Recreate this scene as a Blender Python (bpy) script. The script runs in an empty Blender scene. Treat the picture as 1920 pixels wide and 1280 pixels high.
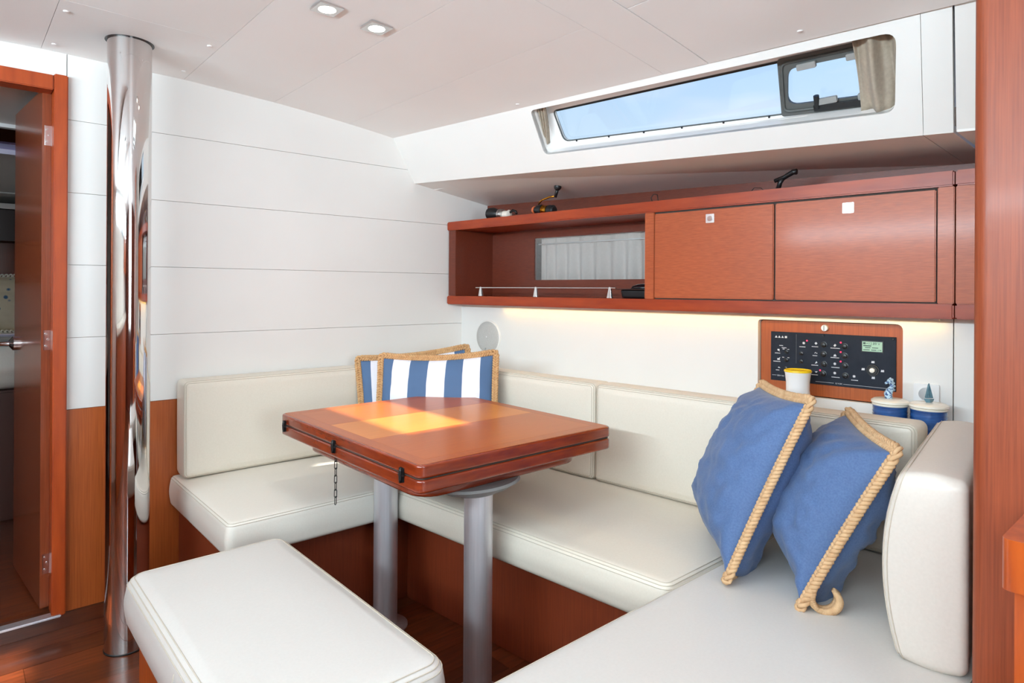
import bpy, bmesh, math, random
from mathutils import Vector, Matrix, noise as mnoise
random.seed(4)
scn = bpy.context.scene
COL = scn.collection
PI = math.pi
S = 0.0945            # how far the hull side turns inboard per metre towards the bow
YB = 2.59             # plane of the forward bulkhead

# ------------------------------------------------------------------ camera
F, R = 1200.0, 0.0055
cam = bpy.data.cameras.new('camera')
cam.sensor_fit = 'HORIZONTAL'; cam.sensor_width = 36.0
cam.lens = F / 1920.0 * 36.0
cam.shift_y = -(640.0 - 542.0) / 1920.0
cam.clip_start = 0.02
camo = bpy.data.objects.new('camera', cam); COL.objects.link(camo)
n_ = math.hypot(1365, 1200); c_, s_ = 1365 / n_, 1200 / n_
right = Vector((c_, -s_, 0)); up = Vector((0, 0, 1)); fwd = Vector((s_, c_, 0))
rr = right * math.cos(R) + up * math.sin(R)
uu = up * math.cos(R) - right * math.sin(R)
M = Matrix((rr, uu, -fwd)).transposed().to_4x4()
M.translation = (0, 0, 1.14)
camo.matrix_world = M
scn.camera = camo

# ------------------------------------------------------------------ world, sun, large lights, exposure
w = bpy.data.worlds.new('sky'); scn.world = w; w.use_nodes = True
nt = w.node_tree; nt.nodes.clear()
wo = nt.nodes.new('ShaderNodeOutputWorld'); bg = nt.nodes.new('ShaderNodeBackground')
tc = nt.nodes.new('ShaderNodeTexCoord'); sx = nt.nodes.new('ShaderNodeSeparateXYZ')
cr = nt.nodes.new('ShaderNodeValToRGB')
cr.color_ramp.elements[0].position = 0.0; cr.color_ramp.elements[0].color = (0.86, 0.94, 1.0, 1)
cr.color_ramp.elements[1].position = 0.65; cr.color_ramp.elements[1].color = (0.12, 0.33, 0.82, 1)
e = cr.color_ramp.elements.new(0.22); e.color = (0.66, 0.84, 1.0, 1)
e = cr.color_ramp.elements.new(0.42); e.color = (0.36, 0.62, 0.98, 1)
wn = nt.nodes.new('ShaderNodeTexNoise'); wn.inputs['Scale'].default_value = 5; wn.inputs['Detail'].default_value = 5
wm = nt.nodes.new('ShaderNodeMapping'); wm.inputs['Scale'].default_value = (1, 1, 4)
wr = nt.nodes.new('ShaderNodeValToRGB')
wr.color_ramp.elements[0].position = 0.52; wr.color_ramp.elements[1].position = 0.85
wr.color_ramp.elements[1].color = (.5, .5, .5, 1)
mx = nt.nodes.new('ShaderNodeMix'); mx.data_type = 'RGBA'; mx.inputs[7].default_value = (1, 1, 1, 1)
L = nt.links.new
L(tc.outputs['Generated'], sx.inputs[0]); L(sx.outputs[2], cr.inputs[0])
L(tc.outputs['Generated'], wm.inputs[0]); L(wm.outputs[0], wn.inputs[0]); L(wn.outputs[0], wr.inputs[0])
L(wr.outputs[0], mx.inputs[0]); L(cr.outputs[0], mx.inputs[6]); L(mx.outputs[2], bg.inputs[0])
bg.inputs[1].default_value = 1.05
L(bg.outputs[0], wo.inputs[0])

def light(name, kind, energy, loc, direction, color=(1, 1, 1), sx=1, sy=1, spread=None, angle=None, up='Y'):
    l = bpy.data.lights.new(name, kind); l.energy = energy; l.color = color
    if kind == 'AREA':
        l.shape = 'RECTANGLE'; l.size = sx; l.size_y = sy
        if spread: l.spread = spread
    if kind == 'SUN' and angle: l.angle = angle
    o = bpy.data.objects.new(name, l); COL.objects.link(o)
    o.location = loc
    o.rotation_euler = Vector(direction).to_track_quat('-Z', up).to_euler()
    return o

SUN = Vector((0.30, 0.93, -1.18)).normalized()
light('sun', 'SUN', 15.0, (0, -3, 6), SUN, (1.0, 0.93, 0.82), angle=math.radians(1.6))
DAY = (0.84, 0.98, 1.06)
light('hatch_daylight', 'AREA', 3, (0.79, 0.88, 1.96), (0, 0, -1), DAY, 0.22, 0.6)
light('hatch_daylight', 'AREA', 3, (-0.44, 0.87, 1.96), (0, 0, -1), DAY, 0.24, 0.26)
light('companionway_daylight', 'AREA', 36, (0.15, -2.12, 1.35), (0.12, 1, 0.32), DAY, 0.8, 1.1)
light('port_window_daylight', 'AREA', 1.5, (-1.63, 0.6, 1.64), (1, 0.25, 0.05), DAY, 2.4, 0.26)
light('port_ceiling_fill', 'AREA', 118, (-1.30, 0.5, 1.60), (1.25, 0.2, 1), (0.80, 0.975, 1.08), 2.8, 0.10)  # added fill light that brightens the ceiling; no cove fitting stands there
scn.view_settings.view_transform = 'Standard'; scn.view_settings.look = 'None'
scn.view_settings.gamma = 1.0; scn.view_settings.use_curve_mapping = False
scn.view_settings.exposure = 0.06
scn.cycles.max_bounces = 10; scn.cycles.diffuse_bounces = 6; scn.cycles.glossy_bounces = 5
scn.cycles.transparent_max_bounces = 10
scn.cycles.use_denoising = True
scn.cycles.sample_clamp_indirect = 4.0
scn.cycles.caustics_reflective = False; scn.cycles.caustics_refractive = False

# ------------------------------------------------------------------ materials
def srgb(r, g, b):
    f = lambda c: (c / 255 / 12.92) if c / 255 <= 0.04045 else ((c / 255 + 0.055) / 1.055) ** 2.4
    return (f(r), f(g), f(b), 1)

def mat(name, col, rough=0.5, metal=0.0, coat=0.0, emit=None, estr=0.0, spec=None):
    m = bpy.data.materials.new(name); m.use_nodes = True
    b = m.node_tree.nodes['Principled BSDF']
    b.inputs['Base Color'].default_value = col; b.inputs['Roughness'].default_value = rough
    b.inputs['Metallic'].default_value = metal; b.inputs['Coat Weight'].default_value = coat
    b.inputs['Coat Roughness'].default_value = 0.12
    if spec is not None: b.inputs['Specular IOR Level'].default_value = spec
    if emit: b.inputs['Emission Color'].default_value = emit; b.inputs['Emission Strength'].default_value = estr
    return m

def noisy(m, c1, c2, scale=(1, 1, 1), nscale=10.0, detail=4.0, bump=0.0, lo=0.3, hi=0.7, dist=0.01, rough=None, extra=None):
    """colour the material by a stretched noise between c1 and c2 and raise a fine relief by it"""
    t = m.node_tree; b = t.nodes['Principled BSDF']; N = t.nodes.new; K = t.links.new
    tc = N('ShaderNodeTexCoord'); mp = N('ShaderNodeMapping'); mp.inputs['Scale'].default_value = scale
    no = N('ShaderNodeTexNoise'); no.inputs['Scale'].default_value = nscale; no.inputs['Detail'].default_value = detail
    cr = N('ShaderNodeValToRGB'); cr.color_ramp.elements[0].position = lo; cr.color_ramp.elements[1].position = hi
    cr.color_ramp.elements[0].color = c1; cr.color_ramp.elements[1].color = c2
    K(tc.outputs['Object'], mp.inputs[0]); K(mp.outputs[0], no.inputs[0]); K(no.outputs[0], cr.inputs[0])
    out = cr.outputs[0]
    if extra:                                    # broad tone variation
        n2 = N('ShaderNodeTexNoise'); n2.inputs['Scale'].default_value = extra[0]; n2.inputs['Detail'].default_value = 3
        K(tc.outputs['Object'], n2.inputs[0])
        mr = N('ShaderNodeMapRange'); mr.inputs[3].default_value = 1 - extra[1]; mr.inputs[4].default_value = 1 + extra[1]
        K(n2.outputs[0], mr.inputs[0])
        mu = N('ShaderNodeMix'); mu.data_type = 'RGBA'; mu.blend_type = 'MULTIPLY'; mu.inputs[0].default_value = 1
        K(out, mu.inputs[6]); K(mr.outputs[0], mu.inputs[7]); out = mu.outputs[2]
    K(out, b.inputs['Base Color'])
    if bump:
        bp = N('ShaderNodeBump'); bp.inputs['Strength'].default_value = bump; bp.inputs['Distance'].default_value = dist
        K(no.outputs[0], bp.inputs['Height']); K(bp.outputs[0], b.inputs['Normal'])
    return m

GR = {'x': (0.7, 34, 34), 'y': (34, 0.7, 34), 'z': (34, 34, 0.7)}
def wood(name, dark, light_, axis, rough=0.35, coat=0.3, nscale=6.0, bump=0.05):
    return noisy(mat(name, light_, rough, 0, coat, spec=.38), dark, light_, GR[axis], nscale * 1.7, 4, bump, 0.22, 0.80, 0.002, extra=(2.5, 0.16))

W_CAB = wood('mahogany_cabinet', srgb(148, 66, 30), srgb(180, 88, 45), 'y', 0.42, 0.1)
W_RAIL = noisy(mat('mahogany_rail', srgb(150, 60, 32), 0.36, 0, 0.12, spec=.35), srgb(134, 44, 14), srgb(160, 62, 22), (14, 1.5, 14), 3, 4, 0, extra=(4, 0.12))
W_SHADED = wood('mahogany_shaded', srgb(88, 32, 14), srgb(112, 46, 24), 'y', 0.4, 0.2)  # same mahogany as the cabinet, shade of the shelf interior put into the colour
W_PANEL = wood('mahogany_upright', srgb(142, 66, 24), srgb(176, 90, 40), 'z', 0.4, 0.2)
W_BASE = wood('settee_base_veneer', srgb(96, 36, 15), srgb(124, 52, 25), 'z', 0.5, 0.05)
W_POST = wood('varnished_post', srgb(114, 47, 21), srgb(146, 69, 36), 'z', 0.45, 0.05)
W_DOOR = wood('door_veneer', srgb(112, 52, 28), srgb(140, 70, 42), 'z', 0.25, 0.4)
W_FRAME = noisy(mat('door_frame_wood', srgb(160, 70, 32), 0.42, 0, 0.08, spec=.35), srgb(146, 54, 14), srgb(174, 72, 22), (14, 14, 1.5), 3, 4, 0, extra=(4, 0.1))
W_TABLE = noisy(mat('table_edge_wood', srgb(130, 50, 26), 0.25, 0, 0.5), srgb(106, 34, 12), srgb(134, 50, 18), (3, 3, 20), 4, 4, 0, extra=(4, 0.12))
W_TOP = wood('table_veneer', srgb(166, 80, 26), srgb(188, 98, 36), 'x', 0.34, 0.12, bump=0.02)
W_TOP2 = wood('table_veneer_pale', srgb(200, 114, 42), srgb(216, 132, 52), 'x', 0.34, 0.12, bump=0.02)
W_TOPB = wood('table_border', srgb(156, 72, 24), srgb(178, 90, 34), 'y', 0.34, 0.12, bump=0.02)
W_GAL = noisy(mat('counter_wood', srgb(165, 75, 28), 0.28, 0, 0.5), srgb(150, 60, 16), srgb(184, 84, 28), (14, 14, 2), 3, 4, 0)
def floorwood(name, k):
    return noisy(mat(name, srgb(110, 50, 26), 0.3, 0, 0.4), srgb(int(84 * k), int(38 * k), int(18 * k)), srgb(int(116 * k), int(56 * k), int(28 * k)), (2, 24, 24), 4, 4, 0, extra=(3, .12))
W_FLOOR = [floorwood('floor_wood_%d' % i, k) for i, k in enumerate((0.86, 0.97, 1.06, 1.15))]
LEATHER = noisy(mat('cream_leather', srgb(226, 218, 203), 0.42, 0, 0.0), srgb(220, 211, 195), srgb(229, 221, 206), (1, 1, 1), 180, 3, 0.05, 0.0, 1.0, 0.002, extra=(3, .03))
LEATHER_W = noisy(mat('pale_leather', srgb(230, 226, 218), 0.42, 0, 0.0), srgb(227, 221, 209), srgb(234, 229, 218), (1, 1, 1), 180, 3, 0.05, 0.0, 1.0, 0.002, extra=(3, .03))
LEATHER_G = noisy(mat('stone_white_leather', srgb(208, 204, 198), 0.42, 0, 0.0), srgb(206, 202, 196), srgb(214, 210, 204), (1, 1, 1), 180, 3, 0.05, 0.0, 1.0, 0.002, extra=(3, .03))
LEATHER_B = noisy(mat('cream_leather_dimmed', srgb(212, 204, 194), 0.42, 0, 0.0), srgb(208, 200, 190), srgb(218, 210, 200), (1, 1, 1), 180, 3, 0.05, 0.0, 1.0, 0.002, extra=(3, .03))  # cream leather with the bolster's dimmer, warmer light mixed into the colour
THREAD = mat('stitch_thread', srgb(202, 192, 176), 0.8)
WHITE = noisy(mat('white_lining', srgb(232, 230, 226), 0.42), srgb(230, 228, 224), srgb(234, 232, 228), (1, 1, 1), 3, 2)
CEIL = noisy(mat('ceiling_lining', srgb(234, 230, 226), 0.55), srgb(243, 241, 239), srgb(246, 244, 242), (1, 1, 1), 3, 2)
MOULD = mat('window_moulding', srgb(249, 248, 246), 0.45)
SHADOW = mat('dark_joint', srgb(58, 48, 42), 0.8)
STEEL = mat('polished_steel', (0.74, 0.72, 0.71, 1), 0.045, 1.0)
CHROME = mat('chrome', (0.8, 0.8, 0.82, 1), 0.12, 1.0)
ALU = noisy(mat('satin_aluminium', (0.78, 0.78, 0.81, 1), 0.48, 0.9), (0.74, 0.74, 0.78, 1), (0.82, 0.82, 0.86, 1), (30, 30, 1), 5, 2)
BLACK = mat('black_plastic', srgb(22, 22, 24), 0.4)
BLACKM = mat('black_metal', srgb(40, 38, 38), 0.35, 0.6)
GASKET = mat('window_gasket', srgb(84, 86, 84), 0.45)
GREYP = mat('grey_plastic', srgb(150, 150, 148), 0.45)
PANELBLUE = noisy(mat('panel_face', srgb(40, 46, 58), 0.6, spec=.2), srgb(24, 29, 40), srgb(31, 36, 47), (1, 1, 1), 40, 2)
PRINT = mat('white_print', srgb(214, 216, 220), 0.6)
LED = mat('red_lamp', srgb(255, 30, 60), 0.4, emit=srgb(255, 40, 70), estr=4.0)
LCD = mat('lcd_screen', srgb(150, 180, 158), 0.3, emit=srgb(140, 175, 150), estr=0.35)
LCDINK = mat('lcd_ink', srgb(50, 70, 62), 0.5)
GOLD = mat('gold_metal', srgb(200, 140, 50), 0.25, 1.0)
SILVER = mat('silver_metal', (0.7, 0.69, 0.68, 1), 0.25, 1.0)
LAMP = mat('lamp_lens', (1, 1, 1, 1), 0.4, emit=(1, 0.95, 0.86, 1), estr=12.0)
CREAMC = mat('cream_ceramic', srgb(246, 240, 226), 0.25, 0, 0.3)
BLUEC = noisy(mat('blue_glaze', srgb(36, 78, 138), 0.2, 0, 0.6), srgb(24, 58, 114), srgb(48, 96, 158), (2, 2, 14), 8, 3)
TEALC = noisy(mat('teal_glaze', srgb(84, 120, 134), 0.3, 0, 0.4), srgb(70, 108, 124), srgb(110, 146, 158), (1, 1, 1), 60, 3)
SPECK = noisy(mat('speckled_blue_glaze', srgb(150, 180, 205), 0.3, 0, 0.4), srgb(34, 70, 128), srgb(178, 206, 222), (1, 1, 1), 190, 1, 0, 0.42, 0.5)
YELLOW = mat('yellow_rim', srgb(240, 200, 20), 0.35)
WHITEC = mat('white_ceramic', srgb(236, 236, 236), 0.3, 0, 0.2)
ROPE = noisy(mat('jute_rope', srgb(196, 152, 104), 0.85), srgb(184, 140, 94), srgb(204, 162, 114), (1, 1, 1), 60, 2, 0.08, 0.3, 0.7, 0.003)
ROPE_L = noisy(mat('pale_jute_rope', srgb(208, 170, 128), 0.85), srgb(196, 156, 114), srgb(214, 178, 136), (1, 1, 1), 60, 2, 0.08, 0.3, 0.7, 0.003)
BLUEF = noisy(mat('blue_cotton', srgb(96, 128, 180), 0.75), srgb(66, 92, 134), srgb(80, 106, 148), (1, 1, 1), 260, 3, 0.12, 0.3, 0.7, 0.001, extra=(7, .05))
CURT = noisy(mat('beige_curtain', srgb(196, 180, 160), 0.85), srgb(184, 168, 148), srgb(204, 190, 170), (1, 1, 1), 120, 2)
CURT2 = noisy(mat('white_curtain', srgb(200, 194, 190), 0.85), srgb(232, 222, 212), srgb(240, 231, 222), (1, 1, 1), 120, 2)
for m_ in (CURT, CURT2):
    m_.node_tree.nodes['Principled BSDF'].inputs['Sheen Weight'].default_value = 0.2
    t_ = m_.node_tree; tr = t_.nodes.new('ShaderNodeBsdfTranslucent'); tr.inputs[0].default_value = (.75, .72, .68, 1)
    mxs = t_.nodes.new('ShaderNodeMixShader'); mxs.inputs[0].default_value = .35
    t_.links.new(t_.nodes['Principled BSDF'].outputs[0], mxs.inputs[1]); t_.links.new(tr.outputs[0], mxs.inputs[2])
    t_.links.new(mxs.outputs[0], t_.nodes['Material Output'].inputs[0])
BLUEF.node_tree.nodes['Principled BSDF'].inputs['Sheen Weight'].default_value = 0.15

def glass_mat(name, tint=(1, 1, 1, 1), gl=0.06):
    m = bpy.data.materials.new(name); m.use_nodes = True; t = m.node_tree; t.nodes.clear()
    o = t.nodes.new('ShaderNodeOutputMaterial'); a = t.nodes.new('ShaderNodeBsdfTransparent'); a.inputs[0].default_value = tint
    g = t.nodes.new('ShaderNodeBsdfGlossy'); g.inputs['Roughness'].default_value = 0.02
    x = t.nodes.new('ShaderNodeMixShader'); lw = t.nodes.new('ShaderNodeFresnel'); lw.inputs[0].default_value = 1.45
    t.links.new(lw.outputs[0], x.inputs[0]); t.links.new(a.outputs[0], x.inputs[1]); t.links.new(g.outputs[0], x.inputs[2])
    t.links.new(x.outputs[0], o.inputs[0])
    return m
GLASS = glass_mat('clear_pane', (0.96, 0.98, 1, 1))
GLASSD = glass_mat('tinted_pane', (0.95, 0.95, 0.95, 1))

def stripes_mat():
    m = mat('striped_cotton', (1, 1, 1, 1), 0.75); t = m.node_tree; b = t.nodes['Principled BSDF']; N = t.nodes.new; K = t.links.new
    tc = N('ShaderNodeTexCoord'); sp = N('ShaderNodeSeparateXYZ'); K(tc.outputs['Object'], sp.inputs[0])
    mr = N('ShaderNodeMapRange'); mr.inputs[1].default_value = -0.25; mr.inputs[2].default_value = 0.25; K(sp.outputs[0], mr.inputs[0])
    cr = N('ShaderNodeValToRGB'); cr.color_ramp.interpolation = 'CONSTANT'
    blue, white = srgb(74, 102, 138), srgb(232, 232, 240)
    cuts = [0.0, 0.14, 0.285, 0.43, 0.575, 0.713, 0.851]
    E_ = cr.color_ramp.elements
    E_[0].position = 0; E_[0].color = blue; E_[1].position = cuts[1]; E_[1].color = white
    for i, c in enumerate(cuts[2:]):
        el = E_.new(c); el.color = blue if i % 2 == 0 else white
    K(mr.outputs[0], cr.inputs[0]); K(cr.outputs[0], b.inputs['Base Color'])
    return m
STRIPE = stripes_mat()

def leaf_mat():
    m = mat('leaf_print_cotton', (1, 1, 1, 1), 0.8); t = m.node_tree; b = t.nodes['Principled BSDF']; N = t.nodes.new; K = t.links.new
    tc = N('ShaderNodeTexCoord'); v = N('ShaderNodeTexVoronoi'); v.inputs['Scale'].default_value = 22
    no = N('ShaderNodeTexNoise'); no.inputs['Scale'].default_value = 9
    K(tc.outputs['Object'], v.inputs[0]); K(tc.outputs['Object'], no.inputs[0])
    ad = N('ShaderNodeMath'); ad.operation = 'ADD'; K(v.outputs[0], ad.inputs[0]); K(no.outputs[0], ad.inputs[1])
    cr = N('ShaderNodeValToRGB'); cr.color_ramp.elements[0].position = 0.62; cr.color_ramp.elements[0].color = srgb(70, 104, 136)
    cr.color_ramp.elements[1].position = 0.74; cr.color_ramp.elements[1].color = srgb(214, 200, 172)
    K(ad.outputs[0], cr.inputs[0]); K(cr.outputs[0], b.inputs['Base Color'])
    return m
LEAF = leaf_mat()

# ------------------------------------------------------------------ mesh helpers
class MB:
    def __init__(self): self.v = []; self.f = []
    def add(self, vs, fs):
        k = len(self.v); self.v += [Vector(p) for p in vs]; self.f += [[i + k for i in f] for f in fs]; return self
    def box(self, x0, x1, y0, y1, z0, z1, fn=None):
        c = [(x0, y0, z0), (x1, y0, z0), (x1, y1, z0), (x0, y1, z0), (x0, y0, z1), (x1, y0, z1), (x1, y1, z1), (x0, y1, z1)]
        if fn: c = [fn(*p) for p in c]
        return self.add(c, [(0, 3, 2, 1), (4, 5, 6, 7), (0, 1, 5, 4), (1, 2, 6, 5), (2, 3, 7, 6), (3, 0, 4, 7)])
    def grid(self, fn, nu, nv, thick=None):
        vs = [fn(i / nu, j / nv) for i in range(nu + 1) for j in range(nv + 1)]
        return self.add(vs, [(i * (nv + 1) + j, (i + 1) * (nv + 1) + j, (i + 1) * (nv + 1) + j + 1, i * (nv + 1) + j + 1) for i in range(nu) for j in range(nv)])
    def tube(self, pts, r, seg=8, closed=False, cap=True):
        pts = [Vector(p) for p in pts]; n = len(pts); rings = []; prev = None
        rf = r if callable(r) else (lambda t: r)
        for i in range(n):
            a = pts[(i - 1) % n] if (closed or i > 0) else pts[i]; b = pts[(i + 1) % n] if (closed or i < n - 1) else pts[i]
            d = (b - a).normalized()
            if prev is None:
                x = d.orthogonal().normalized()
            else:
                x = (prev - d * prev.dot(d))
                x = x.normalized() if x.length > 1e-6 else d.orthogonal().normalized()
            prev = x; y = d.cross(x); q = rf(i / max(1, n - 1))
            rings.append([pts[i] + (x * math.cos(2 * PI * k / seg) + y * math.sin(2 * PI * k / seg)) * q for k in range(seg)])
        vs = [p for ri in rings for p in ri]; fs = []
        for i in range(n if closed else n - 1):
            j = (i + 1) % n
            for k in range(seg):
                fs.append((i * seg + k, i * seg + (k + 1) % seg, j * seg + (k + 1) % seg, j * seg + k))
        if cap and not closed:
            fs.append(tuple(range(seg - 1, -1, -1))); fs.append(tuple((n - 1) * seg + k for k in range(seg)))
        return self.add(vs, fs)
    def lathe(self, prof, o=(0, 0, 0), ax=(0, 0, 1), seg=32, sx=1.0, xdir=None):
        o = Vector(o); z = Vector(ax).normalized(); x = (Vector(xdir) - z * Vector(xdir).dot(z)).normalized() if xdir else z.orthogonal().normalized(); y = z.cross(x)
        vs = []; fs = []
        for (r, h) in prof:
            for k in range(seg):
                a = 2 * PI * k / seg
                vs.append(o + z * h + (x * math.cos(a) * sx + y * math.sin(a)) * r)
        for i in range(len(prof) - 1):
            for k in range(seg):
                fs.append((i * seg + k, i * seg + (k + 1) % seg, (i + 1) * seg + (k + 1) % seg, (i + 1) * seg + k))
        fs.append(tuple(range(seg - 1, -1, -1))); fs.append(tuple((len(prof) - 1) * seg + k for k in range(seg)))
        return self.add(vs, fs)
    def ball(self, o, r, sc=(1, 1, 1), nu=14, nv=8):
        o = Vector(o); vs = []; fs = []
        for j in range(nv + 1):
            t = PI * j / nv
            for i in range(nu):
                a = 2 * PI * i / nu
                vs.append(o + Vector((r * sc[0] * math.sin(t) * math.cos(a), r * sc[1] * math.sin(t) * math.sin(a), r * sc[2] * math.cos(t))))
        for j in range(nv):
            for i in range(nu):
                fs.append((j * nu + i, (j + 1) * nu + i, (j + 1) * nu + (i + 1) % nu, j * nu + (i + 1) % nu))
        return self.add(vs, fs)
    def build(self, name, m, parent=None, smooth=False, bevel=0.0, bseg=2, fix=True):
        me = bpy.data.meshes.new(name)
        off = parent_origin(parent)
        me.from_pydata([p - off for p in self.v], [], self.f)
        bm = bmesh.new(); bm.from_mesh(me)
        bmesh.ops.remove_doubles(bm, verts=bm.verts, dist=1e-6)
        bmesh.ops.dissolve_degenerate(bm, dist=1e-7, edges=bm.edges)
        if fix: bmesh.ops.recalc_face_normals(bm, faces=bm.faces)
        if bevel:
            ed = [x for x in bm.edges if len(x.link_faces) == 2 and x.calc_face_angle(0) > 0.6]
            bmesh.ops.bevel(bm, geom=ed, offset=bevel, segments=bseg, affect='EDGES', clamp_overlap=True)
        bm.to_mesh(me); bm.free()
        if smooth:
            for p in me.polygons: p.use_smooth = True
            if smooth != True: me.set_sharp_from_angle(angle=math.radians(smooth))
        elif bevel:
            for p in me.polygons: p.use_smooth = True
            me.set_sharp_from_angle(angle=math.radians(50))
        me.materials.append(m)
        o = bpy.data.objects.new(name, me); COL.objects.link(o)
        if bevel and not smooth:
            o.modifiers.new('weighted_normals', 'WEIGHTED_NORMAL').keep_sharp = True
        if parent: o.parent = parent
        return o

def parent_origin(p):
    off = Vector((0, 0, 0))
    while p is not None:
        off += p.location; p = p.parent
    return off

def tag(o, label=None, cat=None, group=None, kind=None):
    if label: o['label'] = label
    if cat: o['category'] = cat
    if group: o['group'] = group
    if kind: o['kind'] = kind
    return o
def thing(name, loc, label, cat, group=None):
    o = bpy.data.objects.new(name, None); COL.objects.link(o); o.location = loc; o.empty_display_size = 0.1
    return tag(o, label, cat, group)
def struct(name, loc=(0, 0, 0)):
    o = bpy.data.objects.new(name, None); COL.objects.link(o); o.location = loc; o['kind'] = 'structure'; return o

def hp(x0, y, z): return Vector((x0 + S * (YB - y), y, z))       # hull-parallel frame
def rloop(pts, r, seg=6):
    """round the corners of a 2D polygon"""
    out = []; n = len(pts)
    for i in range(n):
        p = Vector(pts[i]); a = Vector(pts[i - 1]); b = Vector(pts[(i + 1) % n])
        rr = r[i] if isinstance(r, (list, tuple)) else r
        u = (a - p).normalized(); v = (b - p).normalized()
        ang = u.angle(v); d = min(rr / math.tan(ang / 2), 0.48 * (a - p).length, 0.48 * (b - p).length)
        if d < 1e-5: out.append(p); continue
        p1 = p + u * d; p2 = p + v * d
        for k in range(seg + 1):
            t = k / seg
            out.append(p1 * (1 - t) ** 2 + p * 2 * t * (1 - t) + p2 * t * t)
    return out
def plate(mb, outer, holes, th, fn):
    """flat plate with holes; fn(u, v, d) maps to 3D, d from 0 (front) to th (back)"""
    bm = bmesh.new(); loops = [outer] + list(holes); ed = []; vs_all = []
    for lp in loops:
        vs = [bm.verts.new((p[0], p[1], 0)) for p in lp]; vs_all += vs
        ed += [bm.edges.new((vs[i], vs[(i + 1) % len(vs)])) for i in range(len(vs))]
    bmesh.ops.triangle_fill(bm, use_beauty=True, use_dissolve=False, edges=ed)
    bm.verts.index_update()
    tri = [[v.index for v in f.verts] for f in bm.faces]; co = [v.co.copy() for v in bm.verts]; bm.free()
    n = len(co)
    vs = [fn(p.x, p.y, 0) for p in co] + [fn(p.x, p.y, th) for p in co]
    fs = [t for t in tri] + [[i + n for i in reversed(t)] for t in tri]
    k = 0
    for lp in loops:
        m = len(lp)
        for i in range(m):
            a, b = k + i, k + (i + 1) % m
            fs.append((a, b, b + n, a + n))
        k += m
    return mb.add(vs, fs)

def contour(hx, hy, R, nc=6, ns=10):
    pts = []
    R = max(R, 1e-4)
    cs = [(hx - R, hy - R, 0), (-hx + R, hy - R, PI / 2), (-hx + R, -hy + R, PI), (hx - R, -hy + R, 3 * PI / 2)]
    for i, (x, y, a0) in enumerate(cs):
        arc = [(x + R * math.cos(a0 + PI / 2 * k / nc), y + R * math.sin(a0 + PI / 2 * k / nc)) for k in range(nc + 1)]
        pts += arc
        nx_, ny_, na = cs[(i + 1) % 4]
        q = (nx_ + R * math.cos(na), ny_ + R * math.sin(na)); p = arc[-1]
        for k in range(1, ns): pts.append((p[0] + (q[0] - p[0]) * k / ns, p[1] + (q[1] - p[1]) * k / ns))
    return pts
def slab(hx, hy, z0, z1, R, r, crown=0.0, puff=0.0, fn=None, seamat=None, bcrown=0.0, wob=0.0, seed=0):
    """a padded slab: rounded plan, rounded rims, crowned top. fn maps local to world. Returns MB and the function for seam loops"""
    def P(d, z, s=1.0):
        out = []
        for (x, y) in contour(hx - d, hy - d, max(R - d, 0.004)):
            out.append(Vector((x * s, y * s, z)))
        return out
    def bump_top(p, amp):
        a = max(0.0, 1 - abs(p.x / hx) ** 2.4) * max(0.0, 1 - abs(p.y / hy) ** 2.4)
        n = mnoise.noise(Vector((p.x * 6 + seed, p.y * 6, seed * 3.1))) * wob
        return p + Vector((0, 0, amp * a + n * min(1, a * 4)))
    rings = []
    for s in (0.0, 0.35, 0.65, 0.88): rings.append([bump_top(p, -bcrown) for p in P(r, z0, s)])
    rings.append(P(r, z0))
    for k in range(1, 6):
        a = PI / 2 * k / 5; rings.append(P(r - r * math.sin(a), z0 + r - r * math.cos(a)))
    for k in range(1, 6):
        t = k / 6; b = puff * math.sin(PI * t)
        rings.append(P(-b, z0 + r + (z1 - z0 - 2 * r) * t))
    for k in range(0, 6):
        a = PI / 2 * k / 5; rings.append(P(r - r * math.cos(a), z1 - r + r * math.sin(a)))
    for s in (0.97, 0.92, 0.85, 0.75, 0.62, 0.48, 0.34, 0.18, 0.0): rings.append([bump_top(p, crown) for p in P(r, z1, s)])
    m = len(rings[0]); mb = MB(); f = fn or (lambda p: p)
    vs = [f(p) for ri in rings for p in ri]; fs = []
    for i in range(len(rings) - 1):
        for k in range(m):
            fs.append((i * m + k, i * m + (k + 1) % m, (i + 1) * m + (k + 1) % m, (i + 1) * m + k))
    mb.add(vs, fs)
    def seam(a, off=0.0006):
        """closed loop on the top rim; a = 0 on the side, 1 on the top"""
        an = PI / 2 * a; d = r - r * math.cos(an) - off * math.cos(an); z = z1 - r + r * math.sin(an) + off * math.sin(an)
        return [f(p) for p in P(d, z)]
    return mb, seam
def cushion(name, parent, m, hx, hy, z0, z1, R, r, crown, puff, fn, seams=(0.2, 0.8), sr=0.0011, wob=0.0, seed=0):
    mb, sm = slab(hx, hy, z0, z1, R, r, crown, puff, fn, wob=wob, seed=seed)
    o = mb.build(name, m, parent, smooth=True)
    for a in seams:
        MB().tube(sm(a), sr, 5, closed=True).build('stitched_seam', THREAD, o, smooth=True)
    return o

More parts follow.
